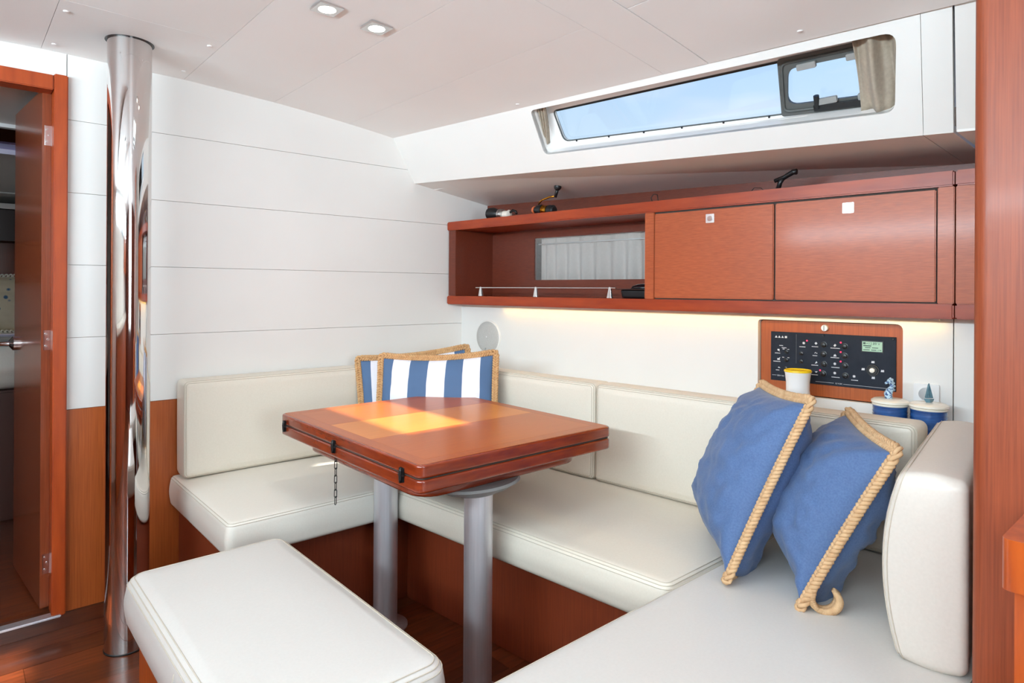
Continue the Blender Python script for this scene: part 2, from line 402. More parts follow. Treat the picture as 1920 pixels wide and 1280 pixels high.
# ================================================================== LARGE STRUCTURE
# ---- floor: planks laid athwartships under one structure
fl = struct('floor')
MB().box(-1.8, 2.4, -2.3, 2.66, -0.06, -0.012).build('subfloor', SHADOW, fl)
kk = 0
for j in range(30):
    y0 = -0.55 + j * 0.105
    off = (j * 0.37) % 0.62
    x = -1.0 - off
    while x < 1.75:
        xa, xb = max(x, -1.0), min(x + 0.62, 1.75)
        if xb - xa > 0.02 and y0 + 0.105 <= 2.6:
            kk += 1
            MB().box(xa + .0006, xb - .0006, y0 + .0006, y0 + .1044, -0.012, 0.0004 * (kk % 3)).build('plank', W_FLOOR[(kk * 7 + j * 3) % 4], fl)
        x += 0.62
MB().box(-1.8, -1.0, -2.3, 2.6, -0.012, 0).build('side_decking', W_FLOOR[1], fl)
MB().box(-1.0, 1.75, -2.3, -0.551, -0.012, 0).build('aft_decking', W_FLOOR[1], fl)

# ---- forward bulkhead: white boards over upright veneer
bf = struct('wall_forward')
MB().box(0.27, 2.45, 2.615, 2.64, 0.0, 1.96).build('backing', SHADOW, bf)
zs = [0.7285, 0.969, 1.214, 1.456, 1.699, 1.95]
for a, b in zip(zs[:-1], zs[1:]):
    MB().box(0.2935, 2.42, YB, 2.614, a + .0005, b - .0005).build('panel', WHITE, bf, bevel=0.0006, bseg=1)
MB().box(-1.8, 0.2915, YB, 2.614, 1.838, 1.95).build('panel', WHITE, bf, bevel=0.001, bseg=1)
MB().box(-1.8, -0.44, YB, 2.614, 0.0, 1.838).build('panel', W_PANEL, bf)
MB().box(0.2945, 2.42, YB, 2.614, 0.054, 0.7278).build('veneer_panel', W_PANEL, bf)
bb = MB().box(-0.44, 1.6, 2.588, 2.64, 0.0, 0.0525).build('baseboard_forward', W_FLOOR[0], None, bevel=.002); bb['kind'] = 'structure'

# ---- ceiling: cambered panels with narrow joints; deck above with the two hatch openings
def cz(x): return 1.917 - 0.053 * (x - 0.3) ** 2
ce = struct('ceiling')
H1 = (0.66, 0.92, 0.55, 1.21); H2 = (-0.58, -0.30, 0.72, 1.02)
def cpanel(x0, x1, y0, y1, dz=0.0, name='panel', hole=None):
    g = 0.0006; mb = MB(); xa, xb = (x1, x1) if not isinstance(x1, tuple) else x1; x1 = xa; n = 1 if x1 - x0 < .44 and x0 < .98 else max(1, int((x1 - x0) / 0.06))
    if hole:
        plate(mb, [(x0 + g, y0 + g), (x1 - g, y0 + g), (x1 - g, y1 - g), (x0 + g, y1 - g)], [hole], 0.018, lambda u, v, d: Vector((u, v, cz(u) + dz + d)))
    else:
        vs = []; fs = []
        for i in range(n + 1):
            p = x0 + g + (xa - x0 - 2 * g) * i / n; q = x0 + g + (xb - x0 - 2 * g) * i / n
            z = cz(p) + dz; z2 = cz(q) + dz
            vs += [(p, y0 + g, z), (q, y1 - g, z2), (q, y1 - g, z2 + .018), (p, y0 + g, z + .018)]
        for i in range(n):
            for k in range(4):
                fs.append((i * 4 + k, i * 4 + (k + 1) % 4, (i + 1) * 4 + (k + 1) % 4, (i + 1) * 4 + k))
        fs.append((0, 1, 2, 3)); fs.append((n * 4, n * 4 + 1, n * 4 + 2, n * 4 + 3))
        mb.add(vs, fs)
    return mb.build(name, CEIL, ce)
def rect(h): return [(h[0], h[2]), (h[1], h[2]), (h[1], h[3]), (h[0], h[3])]
mast_xy = (0.428, 2.333)
ring = [(mast_xy[0] + 0.0685 * math.cos(2 * PI * k / 32), mast_xy[1] + 0.0685 * math.sin(2 * PI * k / 32)) for k in range(32)]
cpanel(-1.8, 0.221, 1.7, 2.595)
cpanel(-1.8, 0.221, 0.6, 1.7, hole=rect(H2))
cpanel(-1.8, 0.221, -2.3, 0.6)
cpanel(0.221, 0.65, 2.105, 2.595, hole=ring, name='mast_cover_panel')
cpanel(0.221, 0.65, 0.05, 2.105)
cpanel(0.65, 0.984, 0.05, 2.595, hole=rect(H1))
cpanel(0.984, 1.314, 1.195, 2.595)
def ex(y): return 1.548 + S * (YB - y)
cpanel(1.314, (ex(1.195), ex(2.595)), 1.195, 2.595, dz=0.0)
cpanel(0.984, (ex(1.047), ex(1.195)), 1.047, 1.195)
cpanel(1.308, (ex(0.05), ex(1.045)), 0.05, 1.045, dz=0.0)
cpanel(0.984, 1.306, 0.05, 1.045)
cpanel(0.221, 1.76, -2.3, 0.05)
mb = MB(); plate(mb, [(-2.0, -2.5), (ex(-2.5) + .02, -2.5), (ex(2.72) + .02, 2.72), (-2.0, 2.72)], [rect(H1), rect(H2)], 0.03, lambda u, v, d: Vector((u, v, 1.94 + d)))
mb.build('deckhead', WHITE, ce)
for h in (H1, H2):                                     # hatch coamings and panes above the openings
    mb = MB(); plate(mb, [(h[0] - .02, h[2] - .02), (h[1] + .02, h[2] - .02), (h[1] + .02, h[3] + .02), (h[0] - .02, h[3] + .02)], [rect(h)], 0.135, lambda u, v, d: Vector((u, v, 1.896 + d)))
    mb.build('hatch_rim', MOULD, ce)
    MB().box(h[0] - .01, h[1] + .01, h[2] - .01, h[3] + .01, 2.03, 2.036).build('hatch_pane', GLASS, ce)
for (x, y) in ((0.244, 2.188), (0.249, 2.51), (0.621, 2.175), (0.625, 2.491), (1.587, 1.779), (1.665, 0.761)):
    MB().lathe([(0.0075, 0), (0.0068, -0.0025), (0.004, -0.0035)], (x, y, cz(x) ), (0, 0, 1), 12).build('screw_cap', CEIL, ce, smooth=50)

# ---- coachroof side (coaming) with the long window
A0 = Vector((1.54, 2.59, 1.834)); B0 = Vector((1.657, 2.59, 1.639))
es = Vector((S, -1, 0)).normalized()
nh = Vector((0.195, 0.018, 0.117)).normalized()
et = es.cross(nh); et = et if et.dot(B0 - A0) > 0 else -et
nh = et.cross(es); nh = nh if nh.x > 0 else -nh
def co(u, v, d=0.0): return A0 + es * u + et * v + nh * d
def uv(p): q = Vector(p) - A0; return (q.dot(es), q.dot(et))
opening = rloop([uv((1.633, 1.761, 1.81)), uv((1.761, .565, 1.784)), uv((1.863, .600, 1.61)), uv((1.723, 1.774, 1.658))], [.02, .03, .03, .025])
TR = uv(hp(1.54, 0.506, 1.834)); BR = uv((1.905, 0.547, 1.547)); BL = uv(B0)
ws = struct('wall_starboard')
mb = MB(); plate(mb, [(-.005, -0.02), (TR[0], -0.02), BR, (BL[0] - .005, BL[1])], [opening], 0.022, lambda u, v, d: co(u, v, d)); mb.build('coaming_panel', WHITE, ws)
E1 = uv(hp(1.54, 0.44, 1.834)); E2 = uv((1.914, 0.478, 1.544))
mb = MB(); plate(mb, [(TR[0] + .0012, -0.02), (E1[0] - .002, -0.02), (E2[0] - .004, E2[1]), (BR[0] + .0012, BR[1])], [], 0.022, co); mb.build('coaming_panel', WHITE, ws)
mb = MB(); plate(mb, [(E1[0] + .002, -0.02), (5, -0.02), (5, E2[1]), (E2[0] + .002, E2[1])], [], 0.022, lambda u, v, d: co(u, v, d + .003)); mb.build('coaming_panel', WHITE, ws)
# soffit under the coaming, out to the hull lining
def sB(y): t = (YB - y) / (YB - .547); return B0.lerp(Vector((1.905, .547, 1.547)), t)
def sK(y): return Vector((2.11 + S * (YB - y), y, 1.572 - 0.0235 * (YB - y)))
def soff(y0, y1):
    mb = MB(); up_ = Vector((0, 0, .02))
    q = [sB(y0), sK(y0), sK(y1), sB(y1)]
    mb.add(q + [p + up_ for p in q], [(0, 1, 2, 3), (7, 6, 5, 4), (0, 4, 5, 1), (1, 5, 6, 2), (2, 6, 7, 3), (3, 7, 4, 0)])
    mb.build('soffit_panel', WHITE, ws)
soff(2.60, 2.42); soff(2.4185, 0.5485); soff(0.5465, 0.482); soff(0.474, -0.3)
MB().box(2.104, 2.12, -0.3, 2.6, 1.4695, 1.62, hp).build('lining_board', W_SHADED, ws)
# window well: lining of the recess, inner board, glazing
D = 0.085
win = struct('window_1')
mb = MB()
vs = [co(p[0], p[1], 0.004) for p in opening] + [co(p[0], p[1], D) for p in opening]; n = len(opening)
mb.add(vs, [(i, (i + 1) % n, n + (i + 1) % n, n + i) for i in range(n)]); mb.build('recess_lining', MOULD, win, smooth=40)
g = [uv(p) for p in ((1.722, 1.737, 1.821), (1.845, .56, 1.805), (1.93, .59, 1.652), (1.788, 1.738, 1.711))]
hole = rloop(g, [.022, .022, .022, .03])
ob = [(-.05, -.15), (5.0, -.15), (5.0, .30), (-.05, .30)]
mb = MB(); plate(mb, ob, [hole], 0.02, lambda u, v, d: co(u, v, D + d)); mb.build('inner_board', MOULD, win)
MB().tube([co(p[0], p[1], D + .004) for p in hole], 0.0038, 6, closed=True).build('gasket', GASKET, win, smooth=True)
top_line = [co(hole[5][0] + (g[1][0] - g[0][0] - .03) * t + .0, hole[5][1] + (g[1][1] - g[0][1]) * t + .003, D + .007) for t in [i / 10 for i in range(11)]]
MB().tube(top_line, 0.0055, 6).build('gasket', BLACKM, win, smooth=True)
cu = sum(p[0] for p in g) / 4; cv = sum(p[1] for p in g) / 4
mb = MB(); plate(mb, [(cu + (p[0] - cu) * 1.01, cv + (p[1] - cv) * 1.05) for p in g], [], 0.006, lambda u, v, d: co(u, v, D + .016 + d)); mb.build('pane', GLASS, win)
# opening portlight in the aft third
u0 = uv((1.812, .890, 1.804))[0]; u0b = uv((1.888, .915, 1.674))[0]; u1 = g[1][0] + .01
def vt(u): return g[0][1] + (g[1][1] - g[0][1]) * (u - g[0][0]) / (g[1][0] - g[0][0])
def vb(u): return g[3][1] + (g[2][1] - g[3][1]) * (u - g[3][0]) / (g[2][0] - g[3][0])
outer = rloop([(u0 - .004, vt(u0) - .004), (u1, vt(u1) - .004), (u1 + .012, vb(u1) + .004), (u0b - .004, vb(u0b) + .004)], [.01, .02, .02, .01])
inner = rloop([(u0 + .020, vt(u0) + .030), (u1 - .02, vt(u1) + .030), (u1 - .015, vb(u1) - .028), (u0b + .018, vb(u0b) - .028)], [.032, .02, .02, .03])
mb = MB(); plate(mb, outer, [inner], 0.012, lambda u, v, d: co(u, v, D - .004 + d)); mb.build('portlight_frame', GASKET, win, bevel=.0015)
mid = [((a[0] * .55 + b[0] * .45), (a[1] * .55 + b[1] * .45)) for a, b in zip(outer, inner)]
MB().tube([co(p[0], p[1], D - .006) for p in mid], 0.0045, 6, closed=True).build('portlight_seal', GASKET, win, smooth=True)
for du, top in ((.075, 1), (.205, 1), (.115, 0), (.22, 0)):
    uc = u0 + du; v0 = (vt(uc) + .020) if top else (vb(uc) - .040)
    mb = MB(); plate(mb, rloop([(uc - .026, v0), (uc + .026, v0), (uc + .026, v0 + .018), (uc - .026, v0 + .018)], .003, 2), [], 0.012, lambda u, v, d: co(u, v, D - .018 + d)); mb.build('hinge_block', GREYP, win, bevel=.001, bseg=1)
mb = MB(); uc = u0 + .085
mb.tube([co(uc, vb(uc) - .012, D - .012), co(uc + .004, vb(uc) - .05, D - .018)], 0.008, 8)
mb.build('latch_handle', BLACK, win, smooth=50)
mb = MB(); plate(mb, [(uc - .01, vb(uc) - .022), (uc + .19, vb(uc + .19) - .022), (uc + .19, vb(uc + .19) - .004), (uc - .01, vb(uc) - .004)], [], 0.010, lambda u, v, d: co(u, v, D - .016 + d)); mb.build('latch_bar', BLACK, win, bevel=.001, bseg=1)
for k in range(6):
    uu_ = g[3][0] + .06 + k * .145
    mb = MB(); plate(mb, [(uu_, vb(uu_) - .003), (uu_ + .005, vb(uu_) - .003), (uu_ + .005, vb(uu_) + .003), (uu_, vb(uu_) + .003)], [], 0.006, lambda u, v, d: co(u, v, D - .004 + d)); mb.build('clip', BLACK, win)
# curtains in the window well
def wcurtain(name, ua, ub, va, vb_, d0, amp, folds, label):
    root = thing(name, co((ua(1) + ub(1)) / 2, vb_, d0), label, 'curtain')
    def fn(s, t):
        u = ua(t) + (ub(t) - ua(t)) * s; v = va + (vb_ - va) * t
        return co(u, v, d0 + amp * math.sin(2 * PI * folds * s + .7 * math.sin(3 * t)) + .3 * amp * math.sin(4.7 * PI * folds * s + 2 * t))
    o = MB().grid(fn, 60, 10).build('cloth', CURT, root, smooth=True, fix=False)
    md = o.modifiers.new('thickness', 'SOLIDIFY'); md.thickness = .0012
    MB().tube([co(ua(0) - .005, va + .003, d0), co(ub(0) + .005, va + .003, d0)], .0025, 6).build('curtain_wire', WHITEC, root, smooth=True)
TLu = uv((1.633, 1.761, 1.81)); TRu = uv((1.761, .565, 1.784)); BRu = uv((1.863, .60, 1.61)); BLu = uv((1.723, 1.774, 1.658))
wcurtain('window_curtain', lambda t: TRu[0] - .112 - .004 * t, lambda t: TRu[0] - .003 + .012 * t, TRu[1] - .004, BRu[1] + .000, .040, .019, 1.7, 'beige curtain drawn to the aft end of the coachroof window')
wcurtain('window_curtain', lambda t: TLu[0] + .004 - .015 * t, lambda t: TLu[0] + .040 - .040 * t, TLu[1] + .004, BLu[1] - .03, .045, .010, 3, 'narrow bunched cream curtain at the forward end of the coachroof window')

# ---- white hull lining below the lockers with the cut-out for the switch panel
hole = rloop([(1.09, 1.042), (.659, 1.042), (.659, .796), (1.09, .796)], [.012, .02, .012, .012])
def wl(y, z, d=0.0): return hp(1.94 + d, y, z)
mb = MB(); plate(mb, [(2.592, .60), (.536, .60), (.536, 1.085), (2.592, 1.085)], [hole], .02, wl); mb.build('lining_panel', WHITE, ws)
mb = MB(); plate(mb, [(.533, .60), (.0, .60), (.0, 1.085), (.533, 1.085)], [], .02, wl); mb.build('lining_panel', WHITE, ws)
mb = MB(); plate(mb, [(2.64, .0), (-.3, .0), (-.3, 1.8), (2.64, 1.8)], [[(2.25, 1.18), (1.40, 1.18), (1.40, 1.40), (2.25, 1.40)]], .04, lambda u, v, d: hp(2.2 + d, u, v)); mb.build('hull_backing', SHADOW, ws)
MB().box(2.202, 2.206, 1.38, 2.27, 1.16, 1.42, hp).build('hull_pane', GLASS, ws)
MB().box(1.945, 1.965, -.3, 2.588, .0, .60, hp).build('lower_lining', WHITE, ws)
MB().box(1.745, 1.938, .30, 2.588, .60, .70, hp).build('ledge', WHITE, ws)
# ---- unseen rest of the saloon: port side, aft side, step-down furniture (seen only in reflections)
wp = struct('wall_port')
mb = MB(); plate(mb, [(-2.4, .9), (2.6, .9), (2.6, 1.93), (-2.4, 1.93)], [rloop([(-.6, 1.51), (1.8, 1.51), (1.8, 1.78), (-.6, 1.78)], .05)], .03, lambda u, v, d: Vector((-1.70 - d, u, v))); mb.build('lining_panel', WHITE, wp)
MB().box(-1.75, -1.70, -2.4, 2.6, 0, .9).build('lower_panel', WHITE, wp)
MB().box(-1.71, -1.705, -.6, 1.8, 1.51, 1.78).build('pane', GLASS, wp)
wa = struct('wall_aft')
mb = MB(); plate(mb, [(-1.75, 0), (2.6, 0), (2.6, 1.93), (-1.75, 1.93)], [[(-.3, .75), (.6, .75), (.6, 1.9), (-.3, 1.9)]], .03, lambda u, v, d: Vector((u, -2.2 - d, v))); mb.build('bulkhead_panel', W_SHADED, wa)
MB().box(-1.69, -1.10, -1.4, 1.7, .0, .88).build('galley_carcass', W_PANEL, wp, bevel=.004)
MB().box(-1.69, -1.08, -1.42, 1.72, .882, .92).build('galley_worktop', CREAMC, wp, bevel=.006)
for k in range(4): MB().box(-1.098, -1.085, -1.3 + k * .74, -.62 + k * .74, .1, .8).build('galley_door', W_CAB, wp, bevel=.003)
MB().box(-1.69, -1.40, -2.1, -.7, 1.25, 1.70).build('galley_locker', W_CAB, wp, bevel=.004)
# ---- aft partition and its rounded post, right of the settee
pp = struct('wall_partition')
loop = rloop([(1.302, -.3), (1.302, .3015), (1.36, .3015), (1.36, -.3)], [.002, .026, .01, .002], 10)
mb = MB(); plate(mb, loop, [], 1.98, lambda u, v, d: Vector((u, v, d))); mb.build('end_post', W_POST, pp, smooth=40)
MB().box(1.36, 2.4, .20, .235, 0, 1.98).build('partition_panel', WHITE, pp)
MB().box(1.361, 2.3, .236, .250, .40, .80).build('partition_panel', W_PANEL, pp, bevel=.002)
# ---- doorway to the forward cabin
dr = struct('door_1')
MB().box(.2555, .294, 2.568, 2.645, .054, 1.839).build('jamb', W_FRAME, dr, bevel=.003)
MB().box(-.40, .2545, 2.570, 2.645, 1.785, 1.834).build('header', W_FRAME, dr, bevel=.003)
MB().box(-.44, -.4005, 2.568, 2.645, .054, 1.839).build('jamb', W_FRAME, dr, bevel=.003)
MB().box(-.40, .281, 2.560, 2.60, .0526, .060).build('threshold_strip', ALU, dr, bevel=.002)
leafd = Vector((.188 - .230, 3.11 - 2.635, 0)).normalized(); leafn = Vector((leafd.y, -leafd.x, 0))
def dl(a, b, z): return Vector((.230, 2.635, 0)) + leafd * a + leafn * b + Vector((0, 0, z))
leaf = MB().box(0, .475, 0, .027, .066, 1.80, dl).build('door_leaf', W_DOOR, dr, bevel=.002)
for z in (1.645, .961, .213):
    hg = MB().box(-.0015, .0, .006, .0265, z - .033, z + .033, dl).add([], []).build('hinge', CHROME, leaf)
    for dz in (-.019, .003, .021):
        MB().lathe([(.004, -.0036), (.004, -.0015)], dl(0, .016 + .003 * (1 if dz == .003 else -1), z + dz), leafd, 10).build('screw', SILVER, hg, smooth=50)
    MB().tube([dl(-.003, .029, z - .033), dl(-.003, .029, z + .033)], .004, 8).build('hinge_pin', CHROME, hg, smooth=50)
hd = MB().lathe([(.026, 0), (.026, .012), (.018, .018), (.011, .024)], dl(.43, 0, .925), -leafn, 20).build('door_handle', CHROME, leaf, smooth=50)
p0 = dl(.43, -.02, .925)
MB().tube([p0, p0 - leafn * .04, p0 - leafn * .05 - leafd * .01, p0 - leafn * .052 - leafd * .10], lambda t: .010 - .003 * math.sin(PI * t), 10).build('lever', CHROME, hd, smooth=50)

# ---- forward cabin seen through the doorway
fc = struct('room_forward')
MB().box(-1.4, 1.2, 2.66, 5.6, .03, .058).build('cabin_floor', W_FLOOR[1], fc)
MB().box(-1.4, 1.2, 5.55, 5.6, .05, 2.1).build('cabin_wall', WHITE, fc)
MB().box(.75, .78, 2.66, 5.6, .05, 2.1).build('cabin_wall', WHITE, fc)
MB().box(-1.4, -1.37, 2.66, 5.6, .05, 2.1).build('cabin_wall', WHITE, fc)
mb = MB(); HZ = [(-.05, 3.40), (.26, 3.40), (.26, 3.86), (-.05, 3.86)]
plate(mb, [(-1.4, 2.65), (1.2, 2.65), (1.2, 5.6), (-1.4, 5.6)], [HZ], .02, lambda u, v, d: Vector((u, v, 1.865 - .07 * (v - 2.65) + d))); mb.build('cabin_ceiling', WHITE, fc)
mb = MB(); plate(mb, [(-.07, 3.38), (.28, 3.38), (.28, 3.88), (-.07, 3.88)], [[(-.045, 3.405), (.255, 3.405), (.255, 3.855), (-.045, 3.855)]], .02, lambda u, v, d: Vector((u, v, 1.85 - .07 * (v - 2.65) + d))); mb.build('hatch_rim', WHITEC, fc)
MB().box(-.06, .27, 3.39, 3.87, 0, .006, lambda u, v, d: Vector((u, v, 1.874 - .07 * (v - 2.65) + d))).build('hatch_pane', glass_mat('smoked_pane', (.30, .30, .46, 1)), fc)
MB().box(-1.3, .74, 4.9, 5.54, 1.70, 1.75).build('deck_beam', WHITE, fc, bevel=.01)
MB().box(-1.3, .74, 5.0, 5.54, 1.60, 1.65).build('deck_beam', WHITE, fc, bevel=.01)
light('cabin_daylight', 'AREA', 1.2, (-.3, 3.7, 1.74), (0, .2, -1), DAY, .3, .4)
sl = thing('storage_locker', (-.3, 5.2, 1.25), 'dark wooden locker over the bed in the forward cabin', 'cabinet')
MB().box(-1.3, .7, 5.0, 5.5, 1.42, 1.62).build('carcass', mat('very_dark_wood', srgb(48, 22, 14), .4), sl, bevel=.004)
MB().box(-1.3, .7, 5.2, 5.52, 1.16, 1.418).build('back_board', W_DOOR, sl)
bd = thing('berth', (-.3, 4.5, .06), 'made up double bed in the forward cabin, seen past the open door', 'bed')
MB().box(-1.3, .7, 3.75, 5.5, .06, .66).build('bed_base', mat('bed_base_wood', srgb(70, 32, 18), .5), bd, bevel=.01)
mb, _s = slab(1.0, .87, .66, .86, .08, .06, .02, .01, lambda p: p + Vector((-.3, 4.62, 0))); mb.build('mattress', LEATHER_W, bd, smooth=True)
mb, _s = slab(1.0, .25, .80, .885, .08, .03, .0, .0, lambda p: p + Vector((-.3, 4.05, 0))); mb.build('folded_cover', noisy(mat('grey_blue_cover', srgb(150, 160, 160), .8), srgb(140, 150, 152), srgb(200, 192, 180), (1, 14, 1), 3, 2), bd, smooth=True)

# ================================================================== MAST
ma = thing('mast_post', (mast_xy[0], mast_xy[1], 0), 'mirror polished steel mast support post in front of the white bulkhead', 'post')
MB().lathe([(.062, 0), (.062, 1.96)], (mast_xy[0], mast_xy[1], 0), (0, 0, 1), 64).build('tube', STEEL, ma, smooth=40)
mb = MB(); plate(mb, ring, [[(mast_xy[0] + .0625 * math.cos(2 * PI * k / 32), mast_xy[1] + .0625 * math.sin(2 * PI * k / 32)) for k in range(32)]], .02, lambda u, v, d: Vector((u, v, cz(u) - .0015 + d))); mb.build('collar', BLACK, ma)
MB().lathe([(.064, 0), (.064, .004), (.0622, .006)], (mast_xy[0], mast_xy[1], 0), (0, 0, 1), 48).build('foot_ring', BLACKM, ma, smooth=40)

# ================================================================== DOWNLIGHTS
def downlight(x, y, label):
    z = cz(x); r = thing('downlight', (x, y, z), label, 'light', 'recessed ceiling downlights')
    mb = MB(); circ = [(.024 * math.cos(2 * PI * k / 24), .024 * math.sin(2 * PI * k / 24)) for k in range(24)]
    plate(mb, [(-.034, -.034), (.034, -.034), (.034, .034), (-.034, .034)], [circ], .006, lambda u, v, d: Vector((x + u, y + v, z - .0065 + d))); mb.build('bezel', SILVER, r)
    MB().lathe([(.0235, 0), (.020, -.003), (.0, -.004)], (x, y, z - .0015), (0, 0, 1), 24).build('lens', LAMP, r, smooth=True)
    l = bpy.data.lights.new('downlight_lamp', 'SPOT'); l.energy = 4.0; l.color = (1, .94, .84); l.spot_size = math.radians(120); l.spot_blend = .8; l.shadow_soft_size = .025
    lo = bpy.data.objects.new('downlight_lamp', l); COL.objects.link(lo); lo.location = (x, y, z - .012)
downlight(.771, 1.647, 'left of the two square ceiling downlights')
downlight(.925, 1.651, 'right of the two square ceiling downlights')
for (x, y, t) in ((.45, .2, 'over the saloon walkway behind the camera'), (.6, -.9, 'near the companionway, starboard of the pair'), (-.9, .0, 'over the galley, forward of the two'), (-.9, -1.1, 'over the galley, aft of the two')):
    downlight(x, y, 'square ceiling downlight ' + t)

# ================================================================== WALL CABINET
cab = thing('wall_cabinet', hp(1.845, 1.5, 1.065), 'long mahogany wall cabinet with an open shelf and two drop doors', 'cabinet')
XF = 1.845
MB().box(XF, 2.13, .512, 2.588, 1.427, 1.469, hp).build('top_board', W_RAIL, cab, bevel=.004)
MB().box(XF, 2.13, .512, 2.588, 1.065, 1.106, hp).build('bottom_board', W_RAIL, cab, bevel=.004)
MB().box(XF + .006, 2.13, 2.530, 2.582, 1.1063, 1.4267, hp).build('side_panel', W_SHADED, cab, bevel=.002)
MB().box(XF + .006, 2.13, 1.434, 1.474, 1.1063, 1.4267, hp).build('divider', W_CAB, cab, bevel=.002)
MB().box(XF + .006, 2.13, .5125, .551, 1.1063, 1.4267, hp).build('side_panel', W_CAB, cab, bevel=.002)
bkh = rloop([(2.245, 1.385), (1.40, 1.385), (1.40, 1.185), (2.245, 1.185)], .006, 3)
mb = MB(); plate(mb, [(2.53, 1.1063), (.552, 1.1063), (.552, 1.4267), (2.53, 1.4267)], [bkh], .012, lambda u, v, d: hp(2.085 + d, u, v)); mb.build('back_panel', W_SHADED, cab)
MB().box(2.0855, 2.0885, 1.40, 2.245, 1.185, 1.385, hp).build('pane', GLASSD, cab)
MB().box(XF + .012, XF + .02, .553, 1.433, 1.1063, 1.4267, hp).build('rebate', SHADOW, cab)
for (a, b, ly) in ((.9965, 1.4310, 1.213), (.5545, .9905, .775)):
    d_ = MB().box(XF + .004, XF + .016, a, b, 1.1105, 1.4205, hp).build('door', W_CAB, cab, bevel=.0025)
    lt = MB().box(XF + .001, XF + .004, ly - .0155, ly + .0155, 1.3735, 1.4045, hp).build('latch', SILVER, d_, bevel=.001)
    MB().lathe([(.0095, 0), (.0095, .0016), (.006, .0016)], hp(XF + .001, ly, 1.3885), (-1, -S, 0), 20).build('latch_button', CHROME, lt, smooth=50)
c2 = thing('wall_cabinet', hp(1.845, .40, 1.065), 'short mahogany cabinet section half hidden by the varnished post', 'cabinet')
MB().box(XF + .001, 2.13, .26, .5095, 1.427, 1.469, hp).build('top_board', W_RAIL, c2, bevel=.004)
MB().box(XF + .001, 2.13, .26, .5095, 1.065, 1.106, hp).build('bottom_board', W_RAIL, c2, bevel=.004)
MB().box(XF + .006, 2.13, .26, .5092, 1.1063, 1.4267, hp).build('front_panel', W_CAB, c2, bevel=.002)
# locker curtain behind the pane
lc = thing('locker_curtain', hp(2.125, 1.83, 1.185), 'gathered white curtain behind the glass of the open shelf', 'curtain')
def fn(s, t):
    y = 2.235 - .80 * s; z = 1.395 - .212 * t
    f = math.sin(2 * PI * (11 * s + .25 * math.sin(7 * s))) * (.005 + .010 * t) + math.sin(2 * PI * 4.3 * s + 1) * .003
    return hp(2.118 + f, y, z)
o = MB().grid(fn, 160, 8).build('cloth', CURT2, lc, smooth=True, fix=False)
MB().tube([hp(2.108, 2.24, 1.357), hp(2.108, 1.43, 1.357)], .003, 6).build('hem_cord', WHITEC, lc, smooth=True)
# shelf rail
sr = thing('shelf_rail', hp(1.868, 2.02, 1.106), 'slim chrome fiddle rail along the front of the open shelf', 'rail')
MB().tube([hp(1.868, 2.405, 1.1465), hp(1.868, 1.615, 1.1465)], .0032, 8).build('rod', SILVER, sr, smooth=50)
for y in (2.372, 2.028, 1.642):
    mb = MB(); mb.add([hp(1.862, y - .011, 1.1062), hp(1.874, y - .011, 1.1062), hp(1.874, y + .011, 1.1062), hp(1.862, y + .011, 1.1062), hp(1.865, y - .004, 1.151), hp(1.871, y - .004, 1.151), hp(1.871, y + .004, 1.151), hp(1.865, y + .004, 1.151)],
        [(0, 3, 2, 1), (4, 5, 6, 7), (0, 1, 5, 4), (1, 2, 6, 5), (2, 3, 7, 6), (3, 0, 4, 7)]); mb.build('bracket', SILVER, sr, bevel=.001, bseg=1)
# black pan on the shelf
pn = thing('roasting_pan', hp(1.97, 1.55, 1.1065), 'black oven dish with domed lid on the open shelf', 'pan')
def panf(p): k = 1 + (p.z) * 2.2; return hp(1.965 + p.y * k, 1.556 + p.x * k, 1.1067 + p.z)
mb, _s = slab(.066, .06, 0, .034, .02, .008, 0, 0, panf); mb.build('dish', BLACK, pn, smooth=40)
mb, _s = slab(.080, .085, 0, .003, .02, .001, 0, 0, lambda p: hp(1.965 + p.y, 1.556 + p.x, 1.1412 + p.z)); mb.build('rim', BLACK, pn, smooth=40)
mb = MB(); mb.lathe([(.062, .0), (.055, .010), (.035, .018), (.0, .021)], hp(1.965, 1.545, 1.1445), (0, 0, 1), 28); mb.build('lid', mat('black_glass', srgb(16, 16, 22), .12), pn, smooth=True)
# LED strip under the cabinet
st = thing('strip_light', hp(1.915, 1.2, 1.062), 'slim warm strip light tucked under the wall cabinet', 'light')
MB().box(1.902, 1.914, .56, 2.3, 1.058, 1.0648, hp).build('housing', WHITEC, st)
l = light('strip_lamp', 'AREA', 0.8, hp(1.918, 1.42, 1.0575), (0.35, 0, -1), (1.0, .62, .12), .010, 1.75, up='Y')
l.rotation_euler = (0, math.radians(8), math.atan(S))

# ================================================================== THINGS ON TOP OF THE CABINET
ZT = 1.4695
fr = thing('fishing_reel', hp(1.93, 2.30, ZT), 'black fishing reel with silver spool near the bulkhead on the cabinet top', 'fishing reel')
ax = Vector((.12, -1, -.10)).normalized(); o0 = hp(1.93, 2.385, ZT + .032)
MB().lathe([(.012, -.01), (.028, 0), (.030, .03), (.022, .055), (.018, .065)], o0, ax, 24).build('body', BLACK, fr, smooth=40)
MB().lathe([(.024, .066), (.025, .072), (.018, .074), (.018, .082), (.024, .084), (.024, .092), (.017, .094)], o0, ax, 24).build('spool', SILVER, fr, smooth=40)
MB().lathe([(.017, .095), (.018, .125), (.022, .128), (.014, .134)], o0, ax, 24).build('line_spool', CREAMC, fr, smooth=40)
MB().tube([o0 + ax * .135 + Vector((0, 0, .010)), o0 + ax * .15 + Vector((0, 0, .02)), o0 + ax * .17 + Vector((0, 0, .016)), o0 + ax * .175 + Vector((0, 0, .004))], .006, 8).build('bail_arm', BLACKM, fr, smooth=True)
